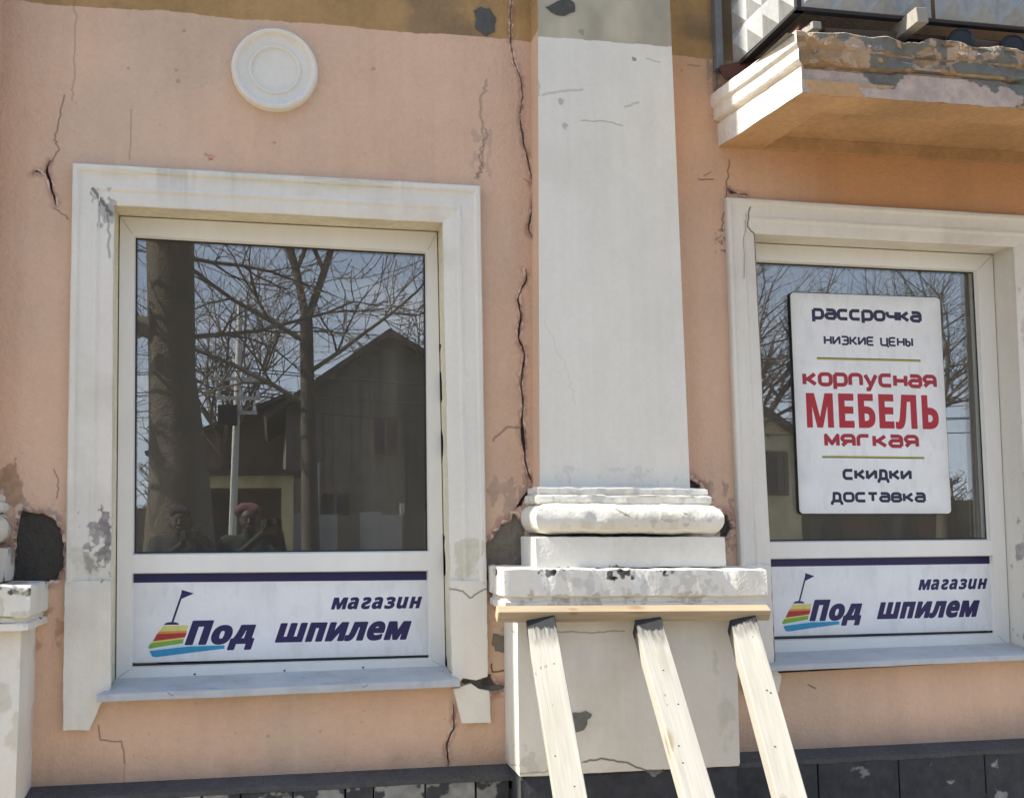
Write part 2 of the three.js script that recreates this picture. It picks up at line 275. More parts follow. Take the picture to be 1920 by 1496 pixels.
const sillMap = canvasMap(1024, 256, (i, j, o) => { const x = i / 512, y = j / 512, d = 0.92 + 0.22 * (fbm(x * 5, y * 9, 4) - 0.5) + 0.1 * (fbm(x * 60, y * 30, 2) - 0.5) - 0.10 * sstep(0.55, 0.8, fbm(x * 8 + 4, y * 14, 4)); o[0] = d; o[1] = d; o[2] = d * 0.99; }, (c, w, h) => { for (let i = 0; i < 30; i++) { let x = R(0, w), y = R(0, h); c.strokeStyle = `rgba(70,72,76,${R(0.2, 0.7)})`; c.lineWidth = R(0.8, 2.2); c.beginPath(); c.moveTo(x, y); for (let q = 0; q < 4; q++) { x += R(-14, 16); y += R(-5, 5); c.lineTo(x, y); } c.stroke(); } });
sillMap.wrapS = sillMap.wrapT = THREE.MirroredRepeatWrapping; sillMap.repeat.set(0.5, 2);
grimeMap.wrapS = grimeMap.wrapT = THREE.MirroredRepeatWrapping; grimeMap.repeat.set(0.5, 0.5);
const lin = (r, g, b) => new THREE.Color().setRGB(r, g, b);
const mat = (o) => new THREE.MeshStandardMaterial({ roughness: 0.9, side: THREE.DoubleSide, ...o });
const M = {
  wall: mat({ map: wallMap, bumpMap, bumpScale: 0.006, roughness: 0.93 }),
  white: mat({ map: whiteMap, bumpMap, bumpScale: 0.0025, roughness: 0.85 }),
  masonry: mat({ color: lin(0.075, 0.062, 0.05), map: grimeMap, bumpMap, bumpScale: 0.012 }),
  darkMortar: mat({ color: lin(0.072, 0.062, 0.05), map: grimeMap, bumpMap, bumpScale: 0.01 }),
  brownMortar: mat({ color: lin(0.23, 0.19, 0.145), map: grimeMap, bumpMap, bumpScale: 0.01 }),
  greyCement: mat({ color: lin(0.2, 0.19, 0.17), map: grimeMap, bumpMap, bumpScale: 0.008 }),
  blackCement: mat({ color: lin(0.105, 0.103, 0.095), map: grimeMap, bumpMap, bumpScale: 0.008 }),
  cream: mat({ color: lin(0.80, 0.73, 0.54), map: grimeMap, bumpMap, bumpScale: 0.002, roughness: 0.8 }),
  pvc: mat({ color: lin(0.80, 0.785, 0.735), map: faintMap, roughness: 0.38 }),
  gasket: mat({ color: lin(0.012, 0.012, 0.014), roughness: 0.6 }),
  sill: mat({ color: lin(0.46, 0.49, 0.51), map: sillMap, roughness: 0.5 }),
  glass: new THREE.MeshPhysicalMaterial({ color: lin(0.93, 0.96, 0.95), transmission: 1, thickness: 0, roughness: 0, ior: 2.3, side: THREE.DoubleSide }),
  room: mat({ color: lin(0.46, 0.42, 0.34) }), roomFloor: mat({ color: lin(0.26, 0.19, 0.13) }),
  iron: mat({ color: lin(0.022, 0.02, 0.02), roughness: 0.7, metalness: 0.2 }),
  rust: mat({ color: lin(0.11, 0.042, 0.028), map: grimeMap, roughness: 0.85 }),
  panel: mat({ color: lin(0.34, 0.345, 0.34), map: grimeMap, roughness: 0.55 }),
  zinc: mat({ color: lin(0.20, 0.21, 0.22), map: grimeMap, roughness: 0.6 }),
  stoneTop: mat({ color: lin(0.09, 0.088, 0.086), map: grimeMap, bumpMap, bumpScale: 0.014 }),
  blackPlastic: mat({ color: lin(0.009, 0.009, 0.01), roughness: 0.55 }),
};

// ---------------------------------------------------------------- the street in front (ground sheets with a kerb)
const gMap = canvasMap(1024, 1024, (i, j, o) => { const x = i / 64, y = j / 64, d = 0.82 + 0.5 * (fbm(x * 0.7, y * 0.7, 5) - 0.5) + 0.3 * (fbm(x * 14, y * 14, 2) - 0.5); o[0] = d; o[1] = d * 0.97; o[2] = d * 0.93; });
gMap.wrapS = gMap.wrapT = THREE.MirroredRepeatWrapping; gMap.repeat.set(1 / 16, 1 / 16);
const flat = (x0, x1, z0, z1, y) => boxUV(new THREE.PlaneGeometry(x1 - x0, z1 - z0).rotateX(-Math.PI / 2).translate((x0 + x1) / 2, y, (z0 + z1) / 2));
struct('ground', flat(-200, 200, -150, 250, -0.13), mat({ color: lin(0.27, 0.23, 0.165), map: gMap }));
struct('pavement', box(-60, 60, -0.129, 0, -0.3, 6.6), mat({ color: lin(0.42, 0.365, 0.285), map: gMap }));
struct('kerb', box(-60, 60, -0.125, 0.015, 6.602, 6.78), mat({ color: lin(0.36, 0.35, 0.33), map: gMap }));
struct('road', flat(-120, 120, 9.6, 16.5, -0.124), mat({ color: lin(0.085, 0.082, 0.08), map: gMap }));

// ================================================================ THE BUILDING
const building = thing('building', 'old plastered shop building with cracked pink walls, white pilasters and two display windows', 'building');
const V = (x, y, z = 0) => new THREE.Vector3(x, y, z);
const q = (pts, z) => pts.map((p) => at(p[0], p[1], z));

// openings of the two windows, on the facade
const open1 = [at(212, 384), at(831, 416), at(848, 1262), at(204, 1287)];
const open2 = [at(1414, 437), at(1902, 462), at(1938, 1222), at(1453, 1248)];
const grow = (pts, d) => { const c = pts.reduce((a, p) => a.add(p), V(0, 0)).multiplyScalar(1 / pts.length); return pts.map((p) => V(p.x + Math.sign(p.x - c.x) * d, p.y + Math.sign(p.y - c.y) * d, p.z)); };

// plaster coat with its cracks and holes cut through
const holes = [];
const HOLE_A = noisyPoly(q([[40, 957], [62, 962], [84, 963], [98, 972], [112, 990], [119, 1020], [118, 1062], [104, 1086], [86, 1092], [60, 1098], [20, 1098], [28, 1040], [32, 985]]), 0.016, 0.004, 5);
const HOLE_B = noisyPoly(q([[962, 960], [972, 972], [985, 985], [988, 1062], [912, 1058], [913, 1022], [930, 1000], [940, 985], [957, 978]]), 0.018, 0.005, 6);
const HOLE_C = noisyPoly(q([[866, 1274], [884, 1271], [908, 1276], [930, 1283], [948, 1287], [944, 1291], [915, 1299], [894, 1294], [868, 1281]]), 0.02, 0.003, 7);
const HOLE_D = noisyPoly(q([[1294, 898], [1312, 908], [1318, 922], [1296, 918]]), 0.012, 0.004, 8);
const HOLE_E = noisyPoly(q([[1352, 960], [1366, 968], [1372, 992], [1362, 1006], [1350, 1006]]), 0.012, 0.003, 9);
holes.push(HOLE_A, HOLE_B, HOLE_C, HOLE_D, HOLE_E);
const CR = [
  [[962, -40, 1.2], [957, 40, 1.2], [957, 80, 1.1], [963, 115, 1.2], [977, 150, 1.6], [980, 182, 1.2], [976, 212, 0.6]],
  [[974, 218, 0.8], [977, 240, 2.6], [982, 268, 2.4], [990, 300, 3], [996, 327, 2], [999, 350, 0.8]],
  [[999, 366, 1], [998, 398, 2.2], [991, 422, 2.8], [993, 436, 3], [1001, 448, 1]],
  [[985, 506, 1], [987, 525, 2.4], [977, 545, 2.6], [971, 563, 3.4], [977, 590, 3], [972, 632, 4], [984, 664, 3.2], [977, 720, 3.6], [981, 765, 3], [979, 795, 4], [980, 806, 10], [981, 822, 7], [984, 858, 3.4], [991, 888, 3], [999, 905, 2]],
  [[994, 912, 2], [985, 930, 6], [976, 944, 8], [967, 952, 4]],
  [[93, 302, 1], [88, 312, 2.4], [87, 322, 5], [92, 336, 3.4], [95, 352, 4.4], [101, 370, 3.6], [104, 384, 1.6]],
  [[60, 325, 0.6], [68, 320, 2.2], [77, 324, 1.2]],
  [[850, 1318, 1.6], [851, 1366, 2.4], [838, 1394, 2.8], [840, 1436, 1.6]],
  [[914, 1066, 3], [916, 1092, 5], [925, 1116, 6], [938, 1140, 4]],
  [[931, 1060, 1], [945, 1064, 1]],
  [[1365, 352, 2], [1371, 360, 5], [1380, 362, 2], [1400, 366, 1]],
];
CR.forEach((c, i) => holes.push(crack(c, 40 + i)));
const wallOutline = [V(-6, 0.3), V(9, 0.3), V(9, 7), V(-6, 7)];
{
  const drop = (Q) => [Q[0], Q[1], V(Q[2].x, Q[2].y - 0.035), V(Q[3].x, Q[3].y - 0.035)];
  const s = shapeOf(wallOutline); s.holes = [drop(open1), drop(open2), ...holes].map(pathOf);
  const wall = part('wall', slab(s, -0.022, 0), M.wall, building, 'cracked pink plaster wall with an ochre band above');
  const s2 = shapeOf([V(-6, 0), V(9, 0), V(9, 7), V(-6, 7)]); s2.holes = [grow(drop(open1), 0.014), grow(drop(open2), 0.014)].map(pathOf);
  part('masonry', slab(s2, -0.4, -0.0225), M.masonry, wall);
  // soiled, chipped lips along the cracks and holes (colour of the plaster coat itself)
  { const cx = wallMap.image.getContext('2d'), P = (p) => [(p.x - TX0) / TW * TPX, (TY0 + TH - p.y) / TH * TPY];
    const stroke = (poly, w, st, jit) => { cx.strokeStyle = st; cx.lineWidth = w; cx.lineJoin = 'round'; for (let i = 0; i < poly.length; i++) { if (jit && rnd() < 0.45) continue; const a = P(poly[i]), b = P(poly[(i + 1) % poly.length]); cx.lineWidth = w * (0.5 + rnd()); cx.beginPath(); cx.moveTo(a[0] + (rnd() - 0.5) * jit, a[1] + (rnd() - 0.5) * jit); cx.lineTo(b[0] + (rnd() - 0.5) * jit, b[1] + (rnd() - 0.5) * jit); cx.stroke(); } };
    holes.forEach((h, i) => { const big = i < 5; for (let k = 0; k < 4; k++) stroke(h, big ? 16 : 7, 'rgba(96,74,62,.05)', 9); stroke(h, big ? 7 : 3.2, 'rgba(222,202,180,.6)', big ? 9 : 4); stroke(h, big ? 4 : 2, 'rgba(140,116,98,.6)', big ? 8 : 3); stroke(h, big ? 3 : 1.6, 'rgba(84,66,56,.5)', big ? 6 : 3); }); }
  // rough mortar at the bottom of the larger holes
  const rough = (name, poly, m, z, amp, label) => {
    const b = new THREE.Box2(); poly.forEach((p) => b.expandByPoint(new THREE.Vector2(p.x, p.y))); b.expandByScalar(0.012);
    const n = 26, rows = []; for (let j = 0; j <= n; j++) { const r = []; for (let i = 0; i <= n; i++) { const x = mixn(b.min.x, b.max.x, i / n), y = mixn(b.max.y, b.min.y, j / n); r.push(V(x, y, z + hash3(x, y, 0, 14) * amp + hash3(x, y, 3, 45) * amp * 0.6)); } rows.push(r); }
    part(name, boxUV(toCreasedNormals(grid(rows).toNonIndexed(), 0.9)), m, wall, label);
  };
  rough('mortar_patch', HOLE_A, M.darkMortar, -0.0125, 0.014, 'dark mortar where plaster is missing at the left edge');
  rough('mortar_patch', HOLE_B, M.brownMortar, -0.011, 0.014, 'brown mortar where plaster is missing beside the pilaster base');
  rough('mortar_patch', HOLE_C, M.greyCement, -0.011, 0.012, 'grey mortar strip beside the end of the left sill');
  const patch = (poly, z, m, seed, h = 0.005) => part('cement_patch', slab(shapeOf(noisyPoly(poly, 0.02, 0.007, seed)), z + 0.0005, z + h, 0.0018), m, wall);
  patch(q([[888, 20], [900, 15], [918, 17], [926, 26], [932, 40], [926, 56], [912, 68], [900, 62], [892, 56], [892, 36]], 0.0), 0, M.blackCement, 21);
  patch(q([[1022, 12], [1040, 8], [1060, -8], [1078, 6], [1076, 20], [1058, 30], [1042, 26]], 0.14), 0.14, M.blackCement, 22);
  patch(q([[1068, 1334], [1088, 1334], [1108, 1336], [1104, 1352], [1088, 1372], [1068, 1370]], 0.28), 0.28, M.greyCement, 23);
  patch(q([[902, 1262], [920, 1262], [922, 1284], [902, 1284]], 0.001), 0.001, M.masonry, 24);
  patch(q([[924, 1190], [950, 1190], [950, 1222], [926, 1224]], 0), 0, M.brownMortar, 25, 0.003);
}
// upper part of the building: cornice out of frame, roof and the rooms behind the glass
part('cornice', merge([box(-6.1, 9.1, 7.002, 7.25, -0.6, 0.1), box(-6.2, 9.2, 7.252, 7.4, -0.6, 0.16)]), M.wall, building);
part('roof', box(-6.1, 9.1, 7.402, 7.5, -8, 0.12), M.zinc, building);
part('room_wall', merge([box(-6, 9, 0, 7, -8.3, -8), box(-6, -5.7, 0, 7, -7.998, -0.402), box(8.7, 9, 0, 7, -7.998, -0.402), box(1.4, 1.55, 0.2, 4.1, -5.5, -0.402)]), M.room, building);
part('room_floor', box(-5.698, 8.698, 0.1, 0.2, -7.996, -0.404), M.roomFloor, building);
part('room_ceiling', box(-5.698, 8.698, 4.1, 4.3, -7.996, -0.404), M.room, building);

// ---------------------------------------------------------------- plinth
const plinthY = (x) => 0.556 - 0.0095 * x;
{
  const stoneT = canvasMap(2048, 320, (i, j, o) => {           // 6.4 m x 1 m of dark stone with flaking pale paint
    const x = i / 320 - 1.9, y = j / 320, n = fbm(x * 9 + 50, y * 11, 5), fl = x < 0.97 ? 0.03 : -0.2, p = sstep(0.53, 0.57, n + fl), d = 0.8 + 0.6 * (fbm(x * 30 + 90, y * 30, 3) - 0.5);
    o[0] = mixn(0.045, 0.26, p) * d; o[1] = mixn(0.046, 0.26, p) * d; o[2] = mixn(0.05, 0.235, p) * d; });
  stoneT.wrapS = stoneT.wrapT = THREE.MirroredRepeatWrapping; stoneT.repeat.set(1 / 6.4, 1); stoneT.offset.set(1.9 / 6.4, 0);
  const stoneM = mat({ map: stoneT, bumpMap, bumpScale: 0.004, roughness: 0.85 }), stoneMaps = [stoneM, stoneM, stoneM];
  const top = []; const N = 420;
  const rows = [[], [], [], []];
  for (let i = 0; i <= N; i++) { const x = mixn(-6, 9, i / N), y = plinthY(x), w = hash3(x, 1, 2, 3) * 0.010 + hash3(x, 4, 2, 14) * 0.006; rows[0].push(V(x, y, -0.01)); rows[1].push(V(x, y - 0.022 + w, 0.112 + w)); rows[2].push(V(x, y - 0.027 + w, 0.118 + w)); rows[3].push(V(x, y - 0.045 + w, 0.116)); }
  const plinth = part('plinth', boxUV(grid(rows).toNonIndexed()), M.stoneTop, building, 'dark grey stone plinth with flaking paint along the wall foot');
  part('plinth_core', box(-6, 9, 0, 0.46, -0.02, 0.094), M.masonry, plinth);
  const seams = []; for (const px of [-120, -20, 78, 152, 230, 325, 378, 451, 549, 647, 700, 797, 892]) seams.push(at(px, 1480, 0.11).x);
  let x = 1.99; const right = []; while (x < 5.2) { right.push(x); x += 0.40 + 0.05 * rnd(); }
  const tile = (a, b, z1, m, yy = 0) => { const c = (a + b) / 2; part('stone_tile', rbox(a + 0.0035, b - 0.0035, 0.001, plinthY(c) - 0.041 - R(0, 0.004) + yy, 0.0945, z1 + R(-0.003, 0.003), 0.004), m, plinth); };
  for (let i = 0; i < seams.length - 1; i++) tile(seams[i], seams[i + 1], 0.113, stoneMaps[i % 2]);
  tile(seams[seams.length - 1], 1.0, 0.113, stoneMaps[1]);
  for (let i = 0; i < right.length - 1; i++) tile(right[i], right[i + 1], 0.113, stoneMaps[2]);
  // the plinth steps out under each pilaster
  for (const dx of [0, -2.90]) { part('pier_foot', mould([[-0.3, 0.545], [-0.02, 0.545], [-0.012, 0.53], [-0.012, 0.002]], 1.0 + dx, 1.975 + dx, 0.28, 0.0, 0.004), stoneMaps[2], plinth); }
}

// ---------------------------------------------------------------- pilasters
function pilaster(dx, label, cut = 0, ps = 0) {
  const T = (p) => V(p.x + dx, p.y, p.z);
  const tl = V(1.166, 3.79), tr = V(1.809, 3.785), bl = V(1.142, 1.72), br = V(1.836, 1.72);
  const up = 7, ext = (a, b) => V(mixn(a.x, b.x, (up - a.y) / (b.y - a.y)), up);
  const F = [bl, br, ext(br, tr), ext(bl, tl)].map(T);
  const g = new THREE.Shape(); F.forEach((p, i) => (i ? g.lineTo(p.x, p.y) : g.moveTo(p.x, p.y)));
  const whiteF = slab(g, 0.1385, 0.14);
  const dy = dx;
  const shift = (geo) => { if (dx > 9) { const uv = geo.attributes.uv; for (let i = 0; i < uv.count; i++) uv.setX(i, uv.getX(i) - dx); } return geo; };
  const shaft = part('pilaster', shift(whiteF), M.white, building, label);
  part('pilaster_side', slab(g, 0.0005, 0.138), M.wall, shaft);
  const xL = 1.128 + dx, xR = 1.882 + dx;
  const arc = (cx, cy, r, ry, a0, a1, n) => { const o = []; for (let i = 0; i <= n; i++) { const a = mixn(a0, a1, i / n) * Math.PI / 180; o.push([cx + r * Math.cos(a), cy + ry * Math.sin(a)]); } return o; };
  const B = (name, prof, l, r, z0, wear = 0.003, tilt = -0.012, m = M.white) => part(name, shift(mould(prof, l, r, z0, 0.001, wear, tilt)), m, shaft);
  // two fillets, torus
  B('base_fillet', [[-0.12, 1.742], [0.0, 1.736], [0.008, 1.73], [0.008, 1.708], [0.004, 1.705], [0.018, 1.700], [0.022, 1.694], [0.022, 1.672], [0.012, 1.662]], xL, xR, 0.20, 0.009);
  B('base_torus', [[-0.05, 1.668], ...arc(0.03, 1.598, 0.052, 0.062, 88, -88, 12), [-0.03, 1.534]], 1.166 + dx, 1.842 + dx, 0.228, 0.009);
  B('base_block', [[-0.2, 1.524], [0.0, 1.523], [0.004, 1.519], [0.005, 1.395], [-0.1, 1.39]], 1.09 + dx, 1.928 + dx, 0.285, 0.005);
  B('base_ledge', [[-0.3, 1.402], [-0.006, 1.398], [0.0, 1.392], [0.0, 1.286], [-0.006, 1.281], [-0.016, 1.279], [-0.016, 1.262], [-0.005, 1.257], [-0.005, 1.232], [-0.1, 1.228]], 0.934 + dx, 2.088 + dx - cut, 0.362, 0.009, -0.026);
  B('pedestal', [[-0.02, 1.232], [0, 1.228], [0.002, 1.0], [0, 0.56], [-0.004, 0.548], [-0.06, 0.546]], 1.005 + dx + ps, 1.972 + dx + ps, 0.28, 0.003, -0.01);
  return shaft;
}
pilaster(0, 'white pilaster with moulded base between the two windows');
pilaster(-2.95, 'white pilaster of which only the base shows at the left edge', 0.02, 0.05);

// ---------------------------------------------------------------- medallion
{
  const prof = [[0.188, 0], [0.188, 0.012], [0.183, 0.022], [0.174, 0.026], [0.165, 0.023], [0.158, 0.015], [0.152, 0.0135], [0.116, 0.0125], [0.110, 0.0165], [0.103, 0.0165], [0.099, 0.011], [0.05, 0.0095], [0.0005, 0.0095]].map(([r, z]) => new THREE.Vector2(r, z * 1.7));
  const g = new THREE.LatheGeometry(prof, 72); g.rotateX(Math.PI / 2); g.translate(-0.006, 3.588, 0.0006);
  part('medallion', boxUV(toCreasedNormals(g.toNonIndexed(), 0.5)), M.white, building, 'round white plaster medallion above the left window');
}

// ---------------------------------------------------------------- windows
const bannerMap = canvasMap(1408, 416, null, drawBanner);
const bannerMat = mat({ map: bannerMap, roughness: 0.45 });
function drawBanner(c, w, h) {
  c.fillStyle = '#ecedec'; c.fillRect(0, 0, w, h); c.fillStyle = '#1b1650'; c.fillRect(0, 0, w, h * 0.10);
  const navy = '#1f1852', S = (list, f) => { c.fillStyle = f; c.beginPath(); list.forEach((p, i) => (i ? c.lineTo(...p) : c.moveTo(...p))); c.closePath(); c.fill(); };
  S([[142, 246], [258, 246], [244, 282], [118, 282]], '#dcd27a'); S([[124, 272], [252, 272], [246, 286], [112, 286]], '#d98f4a');
  S([[114, 284], [250, 282], [240, 304], [95, 318]], '#b02f30'); S([[97, 317], [240, 302], [236, 312], [88, 326]], '#dfd070');
  S([[86, 326], [236, 310], [232, 330], [78, 352], [74, 344]], '#7fae3f'); S([[76, 356], [250, 334], [424, 342], [424, 350], [250, 352], [100, 360]], '#cfe6ee');
  S([[80, 362], [250, 346], [424, 344], [424, 360], [300, 372], [110, 392], [92, 388]], '#2b93bd');
  c.strokeStyle = navy; c.lineWidth = 9; c.beginPath(); c.moveTo(182, 236); c.lineTo(230, 92); c.stroke(); S([[226, 78], [282, 96], [222, 122]], navy);
  c.fillStyle = navy; c.beginPath(); c.ellipse(180, 242, 34, 13, 0, Math.PI, 0); c.fill();
  const text = (s, x, y, px, width, skew, lw) => { c.save(); c.font = `bold ${px}px sans-serif`; const k = width / c.measureText(s).width; c.translate(x, y); c.transform(k, 0, skew, 1, 0, 0); c.fillStyle = c.strokeStyle = navy; c.lineWidth = lw; c.lineJoin = 'round'; c.fillText(s, 0, 0); c.strokeText(s, 0, 0); c.restore(); };
  text('Под', 232, 334, 146, 322, -0.34, 11); text('шпилем', 654, 332, 150, 650, -0.34, 11);
  // the small italic word, with handwritten forms of two letters
  let x = 925; const it = (s, flip, adv) => { c.save(); c.font = 'bold 98px sans-serif'; c.translate(x, 180); c.transform(1, 0, -0.3, 1, 0, 0); if (flip) { c.translate(50, 0); c.scale(-1, 1); } c.fillStyle = c.strokeStyle = navy; c.lineWidth = 5; c.fillText(s, 0, 0); c.strokeText(s, 0, 0); c.restore(); x += adv * 1.06; };
  it('м', false, 76); it('a', false, 60); it('s', true, 52); it('a', false, 60); it('з', false, 52); it('u', false, 62); it('н', false, 60);
}
const signMap = canvasMap(900, 1310, null, (c, w, h) => {
  c.fillStyle = '#ebecea'; c.fillRect(0, 0, w, h);
  const GL = {
    р: [[[0, -0.42], [0, 1]], [[0, 1], [1, 1], [1, 0], [0, 0]]], а: [[[0.05, 1], [1, 1], [1, 0]], [[1, 0.56], [0, 0.56], [0, 0], [1, 0]]], с: [[[1, 1], [0, 1], [0, 0], [1, 0]]], о: [[[0.5, 1], [1, 1], [1, 0], [0, 0], [0, 1], [0.5, 1]]],
    ч: [[[0, 1], [0, 0.42], [1, 0.42]], [[1, 1], [1, 0]]], к: [[[0, 0], [0, 1]], [[0, 0.5], [0.32, 0.5], [0.95, 1]], [[0.32, 0.5], [1, 0]]], н: [[[0, 0], [0, 1]], [[1, 0], [1, 1]], [[0, 0.5], [1, 0.5]]], и: [[[0, 1], [0, 0]], [[0, 0.02], [1, 0.98]], [[1, 1], [1, 0]]],
    з: [[[0, 1], [1, 1], [1, 0], [0, 0]], [[0.3, 0.52], [0.95, 0.52]]], е: [[[1, 1], [0, 1], [0, 0], [1, 0]], [[0, 0.5], [0.9, 0.5]]], ц: [[[0, 1], [0, 0], [1, 0], [1, 1]], [[1, 0], [1.16, 0], [1.16, -0.28]]], ы: [[[0, 1], [0, 0], [0.62, 0], [0.62, 0.55], [0, 0.55]], [[1, 1], [1, 0]]],
    п: [[[0, 0], [0, 1], [1, 1], [1, 0]]], у: [[[0, 1], [0.5, 0.02]], [[1, 1], [0.34, -0.4], [0.08, -0.4]]], я: [[[1, 0], [1, 1], [0, 1], [0, 0.44], [1, 0.44]], [[0.42, 0.44], [0, 0]]], м: [[[0, 0], [0, 1], [0.5, 0.2], [1, 1], [1, 0]]], г: [[[0, 0], [0, 1], [0.9, 1]]],
    д: [[[0.16, 0], [0.22, 1], [0.88, 1], [0.88, 0]], [[-0.04, -0.28], [-0.04, 0], [1.06, 0], [1.06, -0.28]]], т: [[[0, 1], [1, 1]], [[0.5, 1], [0.5, 0]]], в: [[[0, 0], [0, 1], [0.94, 1], [0.94, 0.52], [0, 0.52]], [[0.6, 0.52], [1, 0.52], [1, 0], [0, 0]]],
  };
  const word = (s, u0, u1, v0, v1, col, lw, gap = 0.38) => {
    const n = s.length, cells = [...s].map((ch) => (ch === ' ' ? 0.5 : 1)), tot = cells.reduce((a, b) => a + b, 0) + gap * (n - 1), X0 = u0 * w + lw / 2, k = ((u1 - u0) * w - lw) / tot, y0 = v1 * h - lw / 2, k2 = (v1 - v0) * h - lw; let x = X0;
    c.strokeStyle = col; c.lineWidth = lw; c.lineCap = 'butt'; c.lineJoin = 'round';
    [...s].forEach((ch, i) => { for (const pl of GL[ch] || []) { c.beginPath(); pl.forEach(([a, b], j) => { const X = x + a * k, Y = y0 - b * k2; const nx = pl[j + 1], pv = pl[j - 1], sq = nx && pv && (pv[0] === a || pv[1] === b) && (nx[0] === a || nx[1] === b); if (!j) c.moveTo(X, Y); else if (sq) c.arcTo(X, Y, x + pl[j + 1][0] * k, y0 - pl[j + 1][1] * k2, lw * 0.9); else c.lineTo(X, Y); }); c.stroke(); } x += (cells[i] + gap) * k; });
  };
  const nv = '#23203f', rd = '#a32632';
  word('рассрочка', 0.135, 0.868, 0.068, 0.122, nv, 20); word('низкие цены', 0.205, 0.80, 0.193, 0.237, nv, 12);
  const bar = (v, u0, u1, top) => { c.fillStyle = '#b9b55a'; c.fillRect(u0 * w, v * h + (top ? -9 : 4), (u1 - u0) * w, 10); c.fillStyle = '#4b4f2e'; c.fillRect(u0 * w, v * h - 1, (u1 - u0) * w, 6); };
  bar(0.296, 0.155, 0.845, false); bar(0.748, 0.16, 0.835, true);
  word('корпусная', 0.055, 0.948, 0.363, 0.428, rd, 23);
  c.save(); c.font = 'bold 270px sans-serif'; const kw = 0.90 * w / c.measureText('МЕБЕЛЬ').width; c.translate(0.055 * w, 0.612 * h); c.scale(kw, 1.02); c.fillStyle = c.strokeStyle = '#b0222c'; c.lineWidth = 8; c.lineJoin = 'round'; c.fillText('МЕБЕЛЬ', 0, 0); c.strokeText('МЕБЕЛЬ', 0, 0); c.restore();
  word('мягкая', 0.178, 0.805, 0.642, 0.704, rd, 22); word('скидки', 0.287, 0.745, 0.80, 0.85, nv, 18); word('доставка', 0.205, 0.832, 0.903, 0.95, nv, 17);
});

for (const [t, n] of [[bannerMap, 5], [signMap, 9]]) { const c = t.image, x = c.getContext('2d'), im = x.getImageData(0, 0, c.width, c.height), d = im.data; for (let j = 0; j < c.height; j++) for (let i = 0; i < c.width; i++) { const k = (j * c.width + i) * 4, v = 1 - 0.07 * fbm(i / 150 + n, j / 120, 4) - 0.03 * sstep(0.5, 0.8, fbm(i / 30, j / 90 + n, 3)) - 0.03 * vnoise(i / 3, j / 3), e = 0.07 * Math.exp(-Math.min(i, j, c.width - i, c.height - j) / 30); d[k] *= v - e; d[k + 1] *= v - e; d[k + 2] *= v - e * 1.2; } x.putImageData(im, 0, 0); }
function lerpQ(Q, u, v) { return Q[0].clone().lerp(Q[1], u).lerp(Q[3].clone().lerp(Q[2], u), v); }
function quadUV(Q, z0, z1, rounded = 0) {                     // a flat board on a skew quad with its print on 0..1
  const N = 8, s = new THREE.Shape();
  if (rounded) { const r = rounded, e = 1e-3, c = [[0, 0], [1, 0], [1, 1], [0, 1]], W = Q[0].distanceTo(Q[1]), H = Q[0].distanceTo(Q[3]), ru = r / W, rv = r / H; let first = true;
    for (const [u, v, a0] of [[ru, rv, 180], [1 - ru, rv, 270], [1 - ru, 1 - rv, 0], [ru, 1 - rv, 90]]) for (let i = 0; i <= N; i++) { const a = (a0 + 90 * i / N) * Math.PI / 180, p = lerpQ(Q, u + ru * Math.cos(a), v + rv * Math.sin(a)); first ? s.moveTo(p.x, p.y) : s.lineTo(p.x, p.y); first = false; } s.closePath();
  } else return quadUVplain(Q, z0, z1);
  const g = slab(s, z0, z1, 0.0015); fitUV(g, Q); return g;
}
function fitUV(g, Q) { const p = g.attributes.position, uv = g.attributes.uv; for (let i = 0; i < p.count; i++) { const x = p.getX(i), y = p.getY(i); let u = 0.5, v = 0.5; for (let k = 0; k < 6; k++) { const L = Q[0].clone().lerp(Q[3], v), Rr = Q[1].clone().lerp(Q[2], v); u = (x - L.x) / (Rr.x - L.x); const T = Q[0].clone().lerp(Q[1], u), B = Q[3].clone().lerp(Q[2], u); v = (T.y - y) / (T.y - B.y); } uv.setXY(i, clamp(u), 1 - clamp(v)); } }
function quadUVplain(Q, z0, z1) { const g = slab(shapeOf(Q), z0, z1, 0.001); fitUV(g, Q); return g; }

